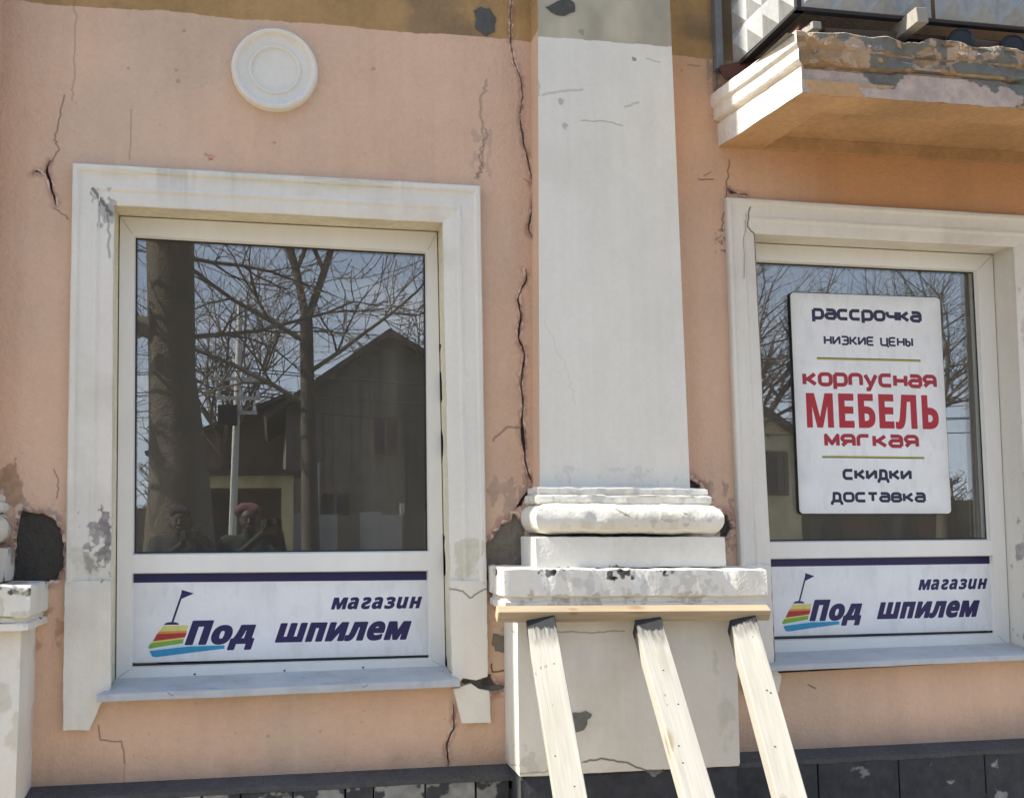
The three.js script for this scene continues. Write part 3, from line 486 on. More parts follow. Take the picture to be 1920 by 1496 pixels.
const hazeMap = canvasMap(512, 512, (i, j, o) => { const x = i / 170, y = j / 170, v = 0.085 + 0.05 * fbm(x * 2, y * 1.2, 4) + 0.05 * sstep(0.5, 0.8, fbm(x * 9, y * 1.1 + 4, 3)) + 0.02 * vnoise(i / 2, j / 2); o[0] = o[1] = o[2] = Math.pow(v * 0.72, 2.2); }, null, false); hazeMap.wrapS = hazeMap.wrapT = THREE.MirroredRepeatWrapping; hazeMap.repeat.set(0.4, 0.4);
const hazeM = mat({ color: lin(0.62, 0.56, 0.45), alphaMap: hazeMap, transparent: true, roughness: 1 });  // pale veil over the upper glass, painting haze into the reflections
function windowUnit(o) {
  const { open, upper, lower, label } = o, FZ = -0.165;
  const inset = (Q, d) => [V(Q[0].x + d, Q[0].y - d), V(Q[1].x - d, Q[1].y - d), V(Q[2].x - d, Q[2].y + d), V(Q[3].x + d, Q[3].y + d)];
  const outer = inset(open, 0.004);
  const s = shapeOf(outer); s.holes = [pathOf(upper), pathOf(lower)];
  const win = part('window', slab(s, -0.24, FZ, 0.003), M.pvc, building, label);
  const joint = []; outer.forEach((p, i) => { const Q2 = i < 2 ? upper[i] : lower[i], d = Q2.clone().sub(p), L = d.length(), n = V(-d.y, d.x).normalize().multiplyScalar(0.0007); joint.push(slab(shapeOf([p.clone().addScaledVector(d, 0.04).add(n), p.clone().addScaledVector(d, 0.96).add(n), p.clone().addScaledVector(d, 0.96).sub(n), p.clone().addScaledVector(d, 0.04).sub(n)]), FZ - 0.002, FZ + 0.0006)); });
  joint.forEach((g) => part('corner_joint', g, M.zinc, win));
  // glazing beads, sloping back to the glass
  const ringGeo = (Q, a, za, b, zb) => { const P = inset(Q, a), W = inset(Q, b), gs = []; for (let i = 0; i < 4; i++) { const j = (i + 1) % 4; const p0 = P[i].clone(), p1 = P[j].clone(), p2 = W[i].clone(), p3 = W[j].clone(); p0.z = p1.z = za; p2.z = p3.z = zb; gs.push(boxUV(grid([[p0, p1], [p2, p3]]).toNonIndexed())); } return merge(gs); };
  part('glazing_bead', merge([upper, lower].flatMap((Q) => [ringGeo(Q, -0.001, FZ - 0.004, 0.003, FZ - 0.006), ringGeo(Q, 0.003, FZ - 0.006, 0.008, -0.192)])), M.pvc, win);
  part('gasket', merge([upper, lower].flatMap((Q) => [ringGeo(Q, 0.006, -0.1912, 0.0145, -0.1955)])), M.gasket, win);
  for (const Q of [upper, lower]) { part('pane', slab(shapeOf(inset(Q, -0.004)), GLASS_Z - 0.0035, GLASS_Z + 0.0005).scale(1, 1, 1) && flatQuad(inset(Q, -0.004), GLASS_Z), M.glass, win); part('pane', flatQuad(inset(Q, -0.004), GLASS_Z - 0.018), M.glass, win); }
  part('haze_film', flatQuad(inset(upper, -0.004), GLASS_Z + 0.003), hazeM, win);
  // plastered reveal
  const rv = (i, j, z0, z1, ragged) => { const a = open[i], b = open[j], n = 48, rows = [[], []]; for (let k = 0; k <= n; k++) { const p = a.clone().lerp(b, k / n), r = ragged ? ragged(k / n) : 0; rows[0].push(V(p.x, p.y, z1)); rows[1].push(V(p.x, p.y, ragged ? Math.min(z1 - 0.03, mixn(z0, -0.15, Math.min(1, r * 60)) + r * 0.7) : z0)); } return boxUV(grid(rows).toNonIndexed()); };
  part('reveal', merge([rv(0, 1, -0.30, 0.012), rv(1, 2, -0.30, 0.012, o.ragged), rv(3, 0, -0.30, 0.012)]), o.revealMat || M.cream, win);
  // interior sill, back face
  return win;
}
function flatQuad(Q, z) { const P = Q.map((p) => V(p.x, p.y, z)); return boxUV(grid([[P[3], P[2]], [P[0], P[1]]].reverse()).toNonIndexed()); }
// moulded surround: profile [t across from outer to inner, z], mitred at the corners
function surround(outer, inner, win, label) {
  const prof = [[0, 0.0008], [0, 0.030], [0.03, 0.037], [0.12, 0.039], [0.155, 0.036], [0.19, 0.027], [0.30, 0.0245], [0.50, 0.0235], [0.545, 0.0275], [0.59, 0.0275], [0.63, 0.0235], [0.66, 0.019], [0.97, 0.0165], [1, 0.0135], [1, 0.001]];
  const gs = []; const n = [40, 30, 40];
  for (let s = 0; s < 3; s++) {
    const rows = prof.map(([t, z]) => { const r = []; for (let k = 0; k <= n[s]; k++) { const O = outer[s].clone().lerp(outer[s + 1], k / n[s]), I = inner[s].clone().lerp(inner[s + 1], k / n[s]), p = O.lerp(I, t); const w = hash3(p.x, p.y, t, 9) * 0.005 + hash3(p.x, p.y, t, 50) * 0.003; const mid = t > 0 && t < 1 ? 1 : 0.7; r.push(V(p.x + w * 0.5, p.y + w * 0.5, z + (z > 0.005 ? w * mid * 0.5 : 0))); } return r; });
    gs.push(boxUV(toCreasedNormals(grid(rows).toNonIndexed(), 0.5)));
  }
  return part('window_surround', merge(gs), M.white, win, label);
}
function sillGeo(l, r, zl, zr, yb, z1, drop, slope = 0.03) {   // metal flashing: inner strip between the reveals, ears in front
  const n = 30, P = [[-0.166, yb], [-0.06, yb - slope * 0.45], [0.043, yb - slope * 0.8], [z1 - 0.004, yb - slope], [z1, yb - slope - 0.004], [z1, yb - slope - drop], [z1 - 0.012, yb - slope - drop - 0.003]];
  const rows = P.map(([z, y], k) => { const rr = []; for (let i = 0; i <= n; i++) { const t = i / n, a = k < 2 ? zl : k === 2 ? mixn(zl, l, 0.5) : l, b = k < 2 ? zr : k === 2 ? mixn(zr, r, 0.5) : r, x = mixn(a, b, t); rr.push(V(x, y + hash3(x, z, 1, 4) * 0.006 + o2(x), z + hash3(x, z, 7, 6) * 0.006)); } return rr; });
  function o2(x) { return 0; }
  return boxUV(toCreasedNormals(grid(rows).toNonIndexed(), 0.5));
}

// left window
const win1 = windowUnit({ open: open1, label: 'left display window with dark glass and a shop banner below',
  upper: q([[249, 440], [801, 471], [806, 1036], [246, 1042]], -0.17), lower: q([[245, 1073], [804, 1068], [808, 1237], [243, 1254]], -0.17),
  ragged: (t) => (t > 0.25 ? sstep(0.42, 0.5, fbm(t * 16, 4, 3)) * (0.012 + 0.035 * vnoise(t * 30, 2) * vnoise(t * 70, 7)) : 0) });
surround(q([[121, 1092], [135, 305], [901, 348], [913, 1092]], 0.035), q([[207, 1092], [213, 385], [830, 417], [844, 1092]], 0.013), win1, 'moulded white surround of the left window with grey drips');
{
  const flatTrim = (pts, seed, z = 0.034) => part('surround_foot', slab(shapeOf(noisyPoly(q(pts, z), 0.03, 0.0018, seed)), 0.0008, z, 0.003), M.white, win1);
  flatTrim([[120, 1089], [207, 1089], [206, 1292], [186, 1325], [166, 1370], [116, 1370]], 31);
  flatTrim([[844, 1089], [913, 1089], [915, 1268], [893, 1276], [868, 1272], [856, 1286], [849, 1286]], 32);
  flatTrim([[850, 1292], [884, 1282], [898, 1293], [918, 1296], [921, 1355], [866, 1357]], 33);
  const L = at(180, 1310, 0.085).x, Rr = at(863, 1290, 0.085).x;
  part('sill', sillGeo(L, Rr, open1[3].x + 0.002, open1[2].x - 0.002, 0.951, 0.085, 0.030, 0.028), M.sill, win1, 'pale blue metal sill of the left window, scratched at its right end');
  const sc = (list, w) => { const gs = []; for (let i = 0; i < list.length - 1; i++) { const A = at(list[i][0], list[i][1], 0.02), B = at(list[i + 1][0], list[i + 1][1], 0.02); } };
  for (const px of [364, 533, 681]) { const p = at(px, 1266, -0.15); part('screw', new THREE.SphereGeometry(0.005, 10, 6).scale(1, 0.7, 0.6).translate(p.x, 0.957, -0.163), M.iron, win1); }
}
// right window
const win2 = windowUnit({ open: open2, label: 'right display window with a furniture sign on its glass', revealMat: M.white,
  upper: [V(open2[0].x + 0.068, at(1420, 488, -0.17).y + 0.004), at(1833, 506, -0.17), at(1859, 1014, -0.17), V(open2[3].x + 0.068, at(1447, 1018, -0.17).y)],
  lower: [V(open2[3].x + 0.066, at(1447, 1046, -0.17).y), at(1863, 1040, -0.17), at(1870, 1190, -0.17), V(open2[3].x + 0.066, at(1453, 1203, -0.17).y)] });
surround([...q([[1389, 1062], [1363, 369], [1985, 407], [2030, 1062]], 0.035)], q([[1446, 1062], [1414, 438], [1902, 463], [1930, 1062]], 0.013), win2, 'moulded white surround of the right window');
{
  part('surround_foot', slab(shapeOf(noisyPoly(q([[1389, 1059], [1446, 1059], [1453, 1252], [1466, 1266], [1462, 1298], [1398, 1300]], 0.034), 0.03, 0.002, 35)), 0.0008, 0.034, 0.003), M.white, win2);
  part('surround_foot', slab(shapeOf(noisyPoly(q([[1930, 1059], [2031, 1059], [2050, 1270], [1945, 1275], [1938, 1222]], 0.034), 0.03, 0.002, 36)), 0.0008, 0.034, 0.003), M.white, win2);
  part('sill', sillGeo(at(1444, 1258, 0.085).x, at(1955, 1235, 0.085).x, open2[3].x + 0.002, open2[2].x - 0.002, 0.952, 0.085, 0.026, 0.026), M.sill, win2, 'grey metal sill of the right window');
}
// shop banners set in the lower lights, furniture board on the right glass
const banner = (Q, z, label) => solo('shop_sign', quadUV(Q, z - 0.004, z), bannerMat, label, 'sign');
banner(q([[247, 1076], [800, 1072], [804, 1228], [246, 1243]], -0.19), -0.19, 'white shop banner with navy lettering, whole, in the foot of the left window');
banner([V(open2[3].x + 0.072, at(1447, 1048, -0.19).y), ...q([[1858, 1043], [1864, 1182]], -0.19), V(open2[3].x + 0.072, at(1453, 1193, -0.19).y)], -0.19, 'white shop banner partly hidden by the pilaster base, in the foot of the right window');
{
  const g = thing('furniture_sign', 'white board with red and navy lettering on the glass of the right window', 'sign');
  const Q = q([[1482, 548], [1763, 558], [1785, 963], [1500, 963]], -0.183);
  part('board', quadUV(Q, -0.1865, -0.183, 0.022), mat({ map: signMap, roughness: 0.4 }), g);
  const c = V(0, 0); Q.forEach((p) => c.add(p)); c.multiplyScalar(0.25); const Q2 = Q.map((p) => V(p.x + Math.sign(p.x - c.x) * 0.004, p.y + Math.sign(p.y - c.y) * 0.004));
  part('shadow_edge', quadUV(Q2, -0.194, -0.187, 0.024), M.gasket, g);  // oversized black plate drawing the board's shadow edge on the glass
}

// ---------------------------------------------------------------- balcony
{
  const bMap = canvasMap(1024, 512, (i, j, o) => {            // 2.4 m x 1.2 m: old ochre coats, pale lower fascia, bare concrete
    const x = i / 1024 * 2.4 + 2.1, y = 4.1 - j / 512 * 1.2, n = fbm(x * 7, y * 9, 5), n2 = fbm(x * 4 + 40, y * 6 + 3, 5), d = 0.8 + 0.5 * (fbm(x * 24, y * 24, 3) - 0.5);
    const lowF = y < 3.487 + (n - 0.5) * 0.02, bare = sstep(0.535, 0.56, n2 + (x > 2.5 && x < 2.85 ? 0.03 : -0.075) + (y > 3.6 ? 0.03 : 0));
    let c = lowF ? [0.52, 0.41, 0.34] : mixn(0, 1, sstep(0.5, 0.6, n)) > 0.5 ? [0.38, 0.25, 0.14] : [0.46, 0.34, 0.24];
    c = c.map((v, k) => mixn(v, [0.17, 0.165, 0.14][k], bare)); o[0] = c[0] * d; o[1] = c[1] * d; o[2] = c[2] * d;
  }); bMap.repeat.set(1 / 2.4, 1 / 1.2); bMap.offset.set(-2.1 / 2.4, -2.9 / 1.2); bMap.wrapS = bMap.wrapT = THREE.MirroredRepeatWrapping;
  const faceM = mat({ map: bMap, bumpMap, bumpScale: 0.012 });
  const soffM = mat({ color: lin(0.56, 0.34, 0.165), map: grimeMap, bumpMap, bumpScale: 0.004 });
  const sideM = mat({ color: lin(0.80, 0.74, 0.64), map: grimeMap, bumpMap, bumpScale: 0.003 });
  const X0 = 2.083, X1 = 2.163, Z = 0.72, XE = 4.9, yb = 3.365, yt = 3.625;
  // left side: lower fascia, groove, projecting upper fascia (sheets from the wall to the corner)
  const prof = [[0, yb], [0, 3.478], [-0.010, 3.484], [-0.010, 3.492], [0.012, 3.498], [0.018, 3.506], [0.018, 3.552], [0.026, 3.558], [0.032, 3.566], [0.032, yt - 0.006], [0.026, yt]];
  const rowsS = prof.map(([o, y]) => { const r = []; for (let i = 0; i <= 20; i++) { const t = i / 20, z = t * (Z + o); r.push(V(mixn(X0, X1, t) - o + hash3(z, y, 1, 9) * 0.005, y + hash3(z, y, 4, 12) * 0.006, z)); } return r; });
  const balcony = part('balcony', boxUV(toCreasedNormals(grid(rowsS).toNonIndexed(), 0.5)), sideM, building, 'crumbling balcony slab with pale sunlit left side and stripped front edge');
  const chip = (x, y) => sstep(0.5, 0.62, fbm(x * 6 + 3, y * 11 + 50, 4)) * 0.02;
  const rowsF = prof.flatMap(([o, y], k) => { const nx = prof[k + 1], sub = nx ? [0, 0.33, 0.66] : [0]; return sub.map((s) => { const oo = nx ? mixn(o, nx[0], s) : o, yy0 = nx ? mixn(y, nx[1], s) : y, r = []; for (let i = 0; i <= 150; i++) { const x = mixn(X1 - oo, XE, i / 150), edge = yy0 > 3.6 ? (fbm(x * 9, 4, 4) - 0.5) * 0.05 * sstep(2.2, 2.5, x) : 0, yy = yy0 + hash3(x, yy0, 2, 14) * 0.008 + edge; r.push(V(x, yy, Z + oo - (i ? chip(x, yy0) : 0) + hash3(x, yy0, 6, 30) * 0.01)); } return r; }); });
  part('front_fascia', boxUV(toCreasedNormals(grid(rowsF).toNonIndexed(), 0.5)), faceM, balcony, 'stripped front edge of the balcony slab, bare concrete showing');
  const topRows = [[], []]; for (let i = 0; i <= 40; i++) { const x = mixn(X0 + 0.01, XE, i / 40); topRows[0].push(V(x, yt - 0.012, 0.001)); topRows[1].push(V(x, yt - 0.012 + hash3(x, 1, 1, 8) * 0.01, Z + 0.02)); }
  part('slab_top', boxUV(grid(topRows).toNonIndexed()), M.greyCement, balcony);
  // underside: raised rim and recessed field
  const rim = 0.20, inX = X1 + rim - 0.02, pr = [];
  const so = new THREE.Shape(); [[X0 + 0.004, 0.001], [XE, 0.001], [XE, Z - 0.004], [X1 + 0.004, Z - 0.004]].forEach(([x, z], i) => (i ? so.lineTo(x, z) : so.moveTo(x, z)));
  const hole = [[inX - 0.03, 0.03], [inX, Z - rim], [XE - 0.1, Z - rim], [XE - 0.1, 0.03]]; so.holes = [pathOf(hole.map(([x, z]) => V(x, z)))];
  const sg = new THREE.ExtrudeGeometry(so, { depth: 0.06, bevelEnabled: false }); sg.rotateX(Math.PI / 2); sg.translate(0, yb + 0.061, 0);
  part('soffit_rim', boxUV(sg), soffM, balcony); part('soffit', boxUV(grid([[V(X0 + 0.03, yb + 0.062, 0.002), V(XE, yb + 0.062, 0.002)], [V(X1 + 0.03, yb + 0.062, Z - 0.03), V(XE, yb + 0.062, Z - 0.03)]]).toNonIndexed()), soffM, balcony);
  // railing panels pressed into pyramids, carried on steel above the slab
  const PY0 = 3.742, PY1 = 4.95, PZ = 0.70, PX0 = 2.17, c = 0.155;
  const pyr = (n, m, map) => { const pos = []; for (let i = 0; i < n; i++) for (let j = 0; j < m; j++) { const K = [[i, j], [i + 1, j], [i + 1, j + 1], [i, j + 1]].map(([a, b]) => map(a, b, 0)), A = map(i + 0.5, j + 0.5, 0.036); for (let k = 0; k < 4; k++) { const p = K[k], r = K[(k + 1) % 4]; pos.push(p.x, p.y, p.z, r.x, r.y, r.z, A.x, A.y, A.z); } } const g = new THREE.BufferGeometry(); g.setAttribute('position', new THREE.Float32BufferAttribute(pos, 3)); g.setAttribute('uv', new THREE.Float32BufferAttribute(new Float32Array(pos.length / 3 * 2), 2)); g.computeVertexNormals(); return boxUV(g); };
  const side = part('railing_panel', pyr(4, 7, (a, b, o) => V(PX0 - o - 0.02 * (1 - a / 4), PY0 + b * c + 0.012, 0.06 + a * c)), M.panel, balcony, 'faceted white railing panel on the sunlit side of the balcony');
  for (let k = 0; k < 4; k++) part('railing_panel', pyr(4, 7, (a, b, o) => V(PX0 + 0.012 + k * 0.64 + a * c, PY0 + b * c + 0.012, PZ + o)), M.panel, balcony, 'faceted grey railing panel on the shaded front of the balcony');
  part('steel_frame', merge([box(PX0 - 0.012, PX0 + 0.03, PY0 - 0.006, PY0 + 0.008, 0.01, PZ), box(PX0 - 0.014, XE, PY0 - 0.006, PY0 + 0.006, PZ - 0.03, PZ + 0.004), box(PX0 - 0.008, PX0 + 0.012, PY0, 5, PZ - 0.02, PZ + 0.006), box(PX0 + 0.02, XE, yt + 0.03, yt + 0.05, PZ - 0.16, PZ - 0.12), box(PX0 + 0.01, PX0 + 0.03, yt + 0.03, yt + 0.06, 0.02, PZ - 0.16), ...[0.1, 0.85, 1.6, 2.3].map((k) => box(PX0 + k, PX0 + k + 0.04, yt - 0.02, PY0 - 0.03, PZ - 0.12, PZ - 0.08))]), M.iron, balcony);
  part('balcony_floor', box(PX0 + 0.03, XE, PY0 - 0.06, PY0 - 0.035, 0.03, PZ - 0.06), M.rust, balcony);
  part('wall_post', box(PX0 - 0.10, PX0 - 0.065, 3.74, 5, 0.002, 0.05), M.zinc, balcony);
  const ru = new THREE.Shape(); [[0, 0], [0.2, 0.01], [0.205, -0.07], [0.1, -0.13], [0.02, -0.06]].forEach((p, i) => (i ? ru.lineTo(...p) : ru.moveTo(...p)));
  const rg = slab(ru, -0.004, 0.004, 0.001); rg.rotateY(-0.55); rg.translate(2.075, 3.745, 0.06);
  part('bracket', boxUV(rg), M.rust, balcony, 'rusty steel bracket where the balcony meets the wall');
  part('bracket', tube(V(2.08, 3.73, 0.05), V(2.16, 3.61, 0.12), 0.009, 0.009), M.iron, balcony);
}
// ---------------------------------------------------------------- timber
const woodMap = canvasMap(512, 2048, (i, j, o) => {
  const x = i / 512, y = j / 2048 * 3, w = fbm(x * 2 + y * 0.4, y * 1.2, 3), g = fbm(x * 26 + w * 6, y * 2.2, 4), f = fbm(x * 110, y * 9, 2);
  const d = 0.93 + 0.24 * (g - 0.5) + 0.2 * (f - 0.5) + 0.25 * (w - 0.5), st = sstep(0.56, 0.75, fbm(x * 5 + 30, y * 2.4, 4)) * 0.35;
  o[0] = mixn(0.365, 0.27, st) * d; o[1] = mixn(0.345, 0.24, st) * d; o[2] = mixn(0.295, 0.185, st) * d;
}, (c, w, h) => { for (let i = 0; i < 22; i++) { const x = R(20, w - 20), y = R(0, h), k = R(5, 12); for (let q = 5; q > 0; q--) { c.fillStyle = `rgba(112,84,50,${0.12})`; c.beginPath(); c.ellipse(x + R(-2, 2), y, k * q * 0.36, k * q * 0.55, R(-0.3, 0.3), 0, 7); c.fill(); } }
  for (let i = 0; i < 46; i++) { let x = R(0, w), y = R(0, h); c.strokeStyle = `rgba(80,62,42,${R(0.08, 0.3)})`; c.lineWidth = R(0.6, 2); c.beginPath(); c.moveTo(x, y); for (let q = 0; q < 8; q++) { x += R(-4, 4); y += R(8, 40); c.lineTo(x, y); } c.stroke(); }
  for (let i = 0; i < 60; i++) { c.fillStyle = `rgba(60,46,30,${R(0.2, 0.6)})`; c.fillRect(R(0, w), R(0, h), R(2, 5), R(3, 9)); } });
woodMap.wrapS = woodMap.wrapT = THREE.MirroredRepeatWrapping;
const wood = mat({ map: woodMap, bumpMap: woodMap, bumpScale: 0.002, roughness: 0.85 });
function shadedHeadWood(seed, vTop) {                             // the same timber, the shadow under the bearer painted black on its head
  const c = document.createElement('canvas'); c.width = 512; c.height = 2048; const x = c.getContext('2d'); x.drawImage(woodMap.image, 0, 0);
  const im = x.getImageData(0, 0, 512, 2048), d = im.data, y0 = Math.floor((1 - vTop - 0.05) * 2048);
  for (let j = Math.max(0, y0); j < 2048; j++) for (let i = 0; i < 512; i++) { const m = (1 - j / 2048 - vTop) * 3 + 0.05 * (fbm(i / 22 + seed * 9, j / 60, 4) - 0.5) + 0.02 * (fbm(i / 5, j / 14, 2) - 0.5) + 0.012 * Math.sin(i / 40 + seed * 2), k = (j * 512 + i) * 4, q = sstep(0.0, 0.012, m), f = 0.55 * sstep(-0.09, 0.0, m) * fbm(i / 9 + seed, j / 40, 3); for (let e = 0; e < 3; e++) d[k + e] = mixn(d[k + e] * (1 - f), 32 + 14 * fbm(i / 8, j / 20, 3), q); }
  x.putImageData(im, 0, 0); const t = new THREE.CanvasTexture(c); t.colorSpace = THREE.SRGBColorSpace; t.wrapS = t.wrapT = THREE.MirroredRepeatWrapping; return mat({ map: t, bumpMap: woodMap, bumpScale: 0.002, roughness: 0.85 });
}
const oldWood = mat({ map: woodMap, color: lin(0.5, 0.42, 0.34), roughness: 0.9 });
const roughBoard = mat({ map: woodMap, color: lin(0.38, 0.33, 0.29), roughness: 0.95 });
const greyWood = mat({ map: woodMap, color: lin(0.85, 0.82, 0.8), roughness: 0.9 });
function beam(w, t, len, seed, v0 = 0) {                      // along +y, worn edges
  const g = new RoundedBoxGeometry(w, len, t, 2, 0.004), p = g.attributes.position;
  for (let i = 0; i < p.count; i++) { const x = p.getX(i), y = p.getY(i), z = p.getZ(i); p.setXYZ(i, x + hash3(y + seed, x, z, 3) * 0.006, y, z + hash3(y + seed, z, x, 3) * 0.006); }
  const gg = boxUV(g), uv = gg.attributes.uv; for (let i = 0; i < uv.count; i++) uv.setXY(i, uv.getX(i) / 0.5 + seed * 0.37, uv.getY(i) / 3 + v0); return gg;
}
function along(group, a, b, twist) {                          // +y of the group runs from a to b
  const y = b.clone().sub(a).normalize(), x0 = V(1, 0, 0), z = x0.clone().cross(y).normalize(), x = y.clone().cross(z); const m = new THREE.Matrix4().makeBasis(x, y, z);
  group.quaternion.setFromRotationMatrix(m).multiply(new THREE.Quaternion().setFromAxisAngle(V(0, 1, 0), twist)); group.position.copy(a);
}
// raking timber props: head under the rolled bearer, foot on the pavement
[['first timber prop from the left, leaning under the ledge beside the dark hole', [1013, 1170], [1068, 1496], 0.118, 0.10, -0.2],
 ['middle timber prop of the three under the ledge, with a knot-free outer face', [1212, 1172], [1306, 1496], 0.112, 0.10, -0.13],
 ['right timber prop, speckled with dark nail marks, in front of the right window', [1391, 1168], [1481, 1496], 0.112, 0.10, -0.2]].forEach(([label, t, b, w, th, tw], i) => {
  label = ['leftmost cream timber prop leaning under the ledge, plain lit face and no bright edge', 'middle cream timber prop leaning under the ledge between two others', 'rightmost cream timber prop, standing before the edge of the right window'][i];
  const g = thing('timber_prop', label, 'timber prop', 'raking timbers propping the pilaster ledge');
  const T = at(t[0], t[1], 0.365), B = at(b[0], b[1], 0.84), G = T.clone().add(B.clone().sub(T).multiplyScalar(T.y / (T.y - B.y)));
  const L = T.distanceTo(G); along(g, G, T, tw);
  const len = L - 0.005, vTop = 0.5 + len / 6 - [0.062, 0.05, 0.042][i] / 3;
  part('timber', beam(w, th, len, i + 1, 0.5).translate(0, len / 2 + 0.005, 0), shadedHeadWood(i + 1, vTop), g);
  for (let k = 0; k < 4; k++) { const p = V(R(-0.3, 0.3) * w, len * R(0.25, 0.9), th / 2); part('nail', new THREE.CylinderGeometry(0.0028, 0.0028, 0.003, 8).rotateX(Math.PI / 2).translate(p.x, p.y, p.z + 0.001), M.iron, g); }
});
{
  const A = at(931, 1151, 0.385), B = at(1441, 1148, 0.385), g = thing('timber_bearer', 'cream square timber lying along under the ledge on top of the props', 'timber'), L = A.distanceTo(B);
  const d = B.clone().sub(A).normalize(), y = d, z = V(0, 0, 1), x = y.clone().cross(z).normalize(), m = new THREE.Matrix4().makeBasis(x, y, z.clone());
  g.quaternion.setFromRotationMatrix(m).multiply(new THREE.Quaternion().setFromAxisAngle(V(0, 1, 0), 0.5)); g.position.copy(A);
  part('timber', beam(0.05, 0.05, L, 9, 0.3).translate(0, L / 2, 0), oldWood.clone(), g).material.color.setRGB(1.0, 0.83, 0.62);
}
// loose pieces on the balcony slab
{
  const g1 = solo('wood_block', rbox(-0.028, 0.028, -0.034, 0.034, -0.13, 0.13, 0.004), greyWood, 'grey wooden block jutting out between balcony slab and railing', 'wooden block');
  const p = at(1728, 30, 0.80); g1.position.set(p.x, p.y, 0.67); g1.rotation.set(-0.06, 0.05, 0.04);
  const g2 = solo('wood_board', rbox(-0.022, 0.022, -0.016, 0.016, -0.12, 0.12, 0.003), greyWood, 'pale board end lying on the corner of the balcony slab', 'board');
  const p2 = at(1528, 46, 0.72); g2.position.set(p2.x, p2.y, 0.60); g2.rotation.set(0, 0.1, 0.05);
  [[2.32, 2.66, 3.668, 0.63, 0.03, 'short rough board lying on the slab right of the corner'], [2.9, 3.5, 3.662, 0.64, -0.02, 'long rough board under the railing at the right edge']].forEach(([a, b, y, z, r, label]) => { const o = solo('wood_board', beam(0.07, 0.024, b - a, 5 + a, 0.2).rotateZ(Math.PI / 2), roughBoard, label, 'board'); o.position.set((a + b) / 2, y, z); o.rotation.set(0.5, 0, r); });
  const can = (px, py, z, label) => { const g = thing('plastic_can', label, 'can', 'black cans under the balcony railing'), pr = [[0.0005, 0.05], [0.05, 0.05], [0.056, 0.044], [0.056, 0.02], [0.052, 0.016], [0.052, 0.008], [0.056, 0.004], [0.056, -0.09], [0.0005, -0.09]].map(([r, y]) => new THREE.Vector2(r, y)); part('body', new THREE.LatheGeometry(pr, 28).rotateX(Math.PI / 2), M.blackPlastic, g); part('rim', new THREE.TorusGeometry(0.046, 0.003, 8, 28).translate(0, 0, 0.0505), M.blackPlastic, g); const q2 = at(px, py, z); g.position.set(q2.x, q2.y, z - 0.06); g.rotation.y = -0.4; };
  can(1815, 72, 0.72, 'black round can on its side under the middle of the railing'); can(1912, 84, 0.72, 'black round can cut off by the right edge of the picture');
}

// ================================================================ WHAT THE GLASS REFLECTS: the other side of the street
const bark = mat({ color: lin(0.15, 0.125, 0.09), map: grimeMap, bumpMap, bumpScale: 0.03 });
const twig = mat({ color: lin(0.16, 0.13, 0.10) });
function tree(label, trunkPts, radii, opt) {                  // trunk through given points, limbs grown at random
  const g = thing('bare_tree', label, 'tree'), r = mulberry(opt.seed), tr = [], br = [];
  for (let i = 0; i < trunkPts.length - 1; i++) tr.push(tube(trunkPts[i], trunkPts[i + 1], radii[i], radii[i + 1], 12), new THREE.SphereGeometry(radii[i + 1] * 1.0, 10, 6).translate(trunkPts[i + 1].x, trunkPts[i + 1].y, trunkPts[i + 1].z));
  let left = opt.max || 2600; const queue = opt.limbs.map(([p, d, len, rad]) => [p.clone(), d.clone().normalize(), len, rad, 0]);
  while (queue.length && left > 0) {
    const [p, d, len, rad, depth] = queue.shift(), n = depth < 1 ? 5 : depth < 3 ? 4 : 3; let q0 = p.clone(); const dd = d.clone(), jit = depth < 1 ? 0.34 : 0.55;
    for (let k = 0; k < n && left > 0; k++) {
      dd.add(V((r() - 0.5) * jit, (r() - 0.42) * jit, (r() - 0.5) * jit)).normalize(); const q1 = q0.clone().addScaledVector(dd, len / n), r0 = rad * (1 - 0.62 * k / n), r1 = rad * (1 - 0.62 * (k + 1) / n);
      br.push(tube(q0, q1, Math.max(0.007, r0), Math.max(0.006, r1), depth > 1 ? 3 : 6)); left--;
      if (depth < (opt.depth || 4)) for (let s = 0; s < (depth ? 2 : 2); s++) { const a = V((r() - 0.5) * 2, (r() - 0.4) * 1.2, (r() - 0.5) * 2).normalize(); queue.push([q1.clone(), dd.clone().multiplyScalar(0.8).add(a.multiplyScalar(0.9)).normalize(), len * (0.38 + 0.26 * r()), r1 * 0.6, depth + 1]); }
      q0 = q1;
    }
  }
  part('trunk', merge(tr), bark, g); part('branches', merge(br), twig, g);
}
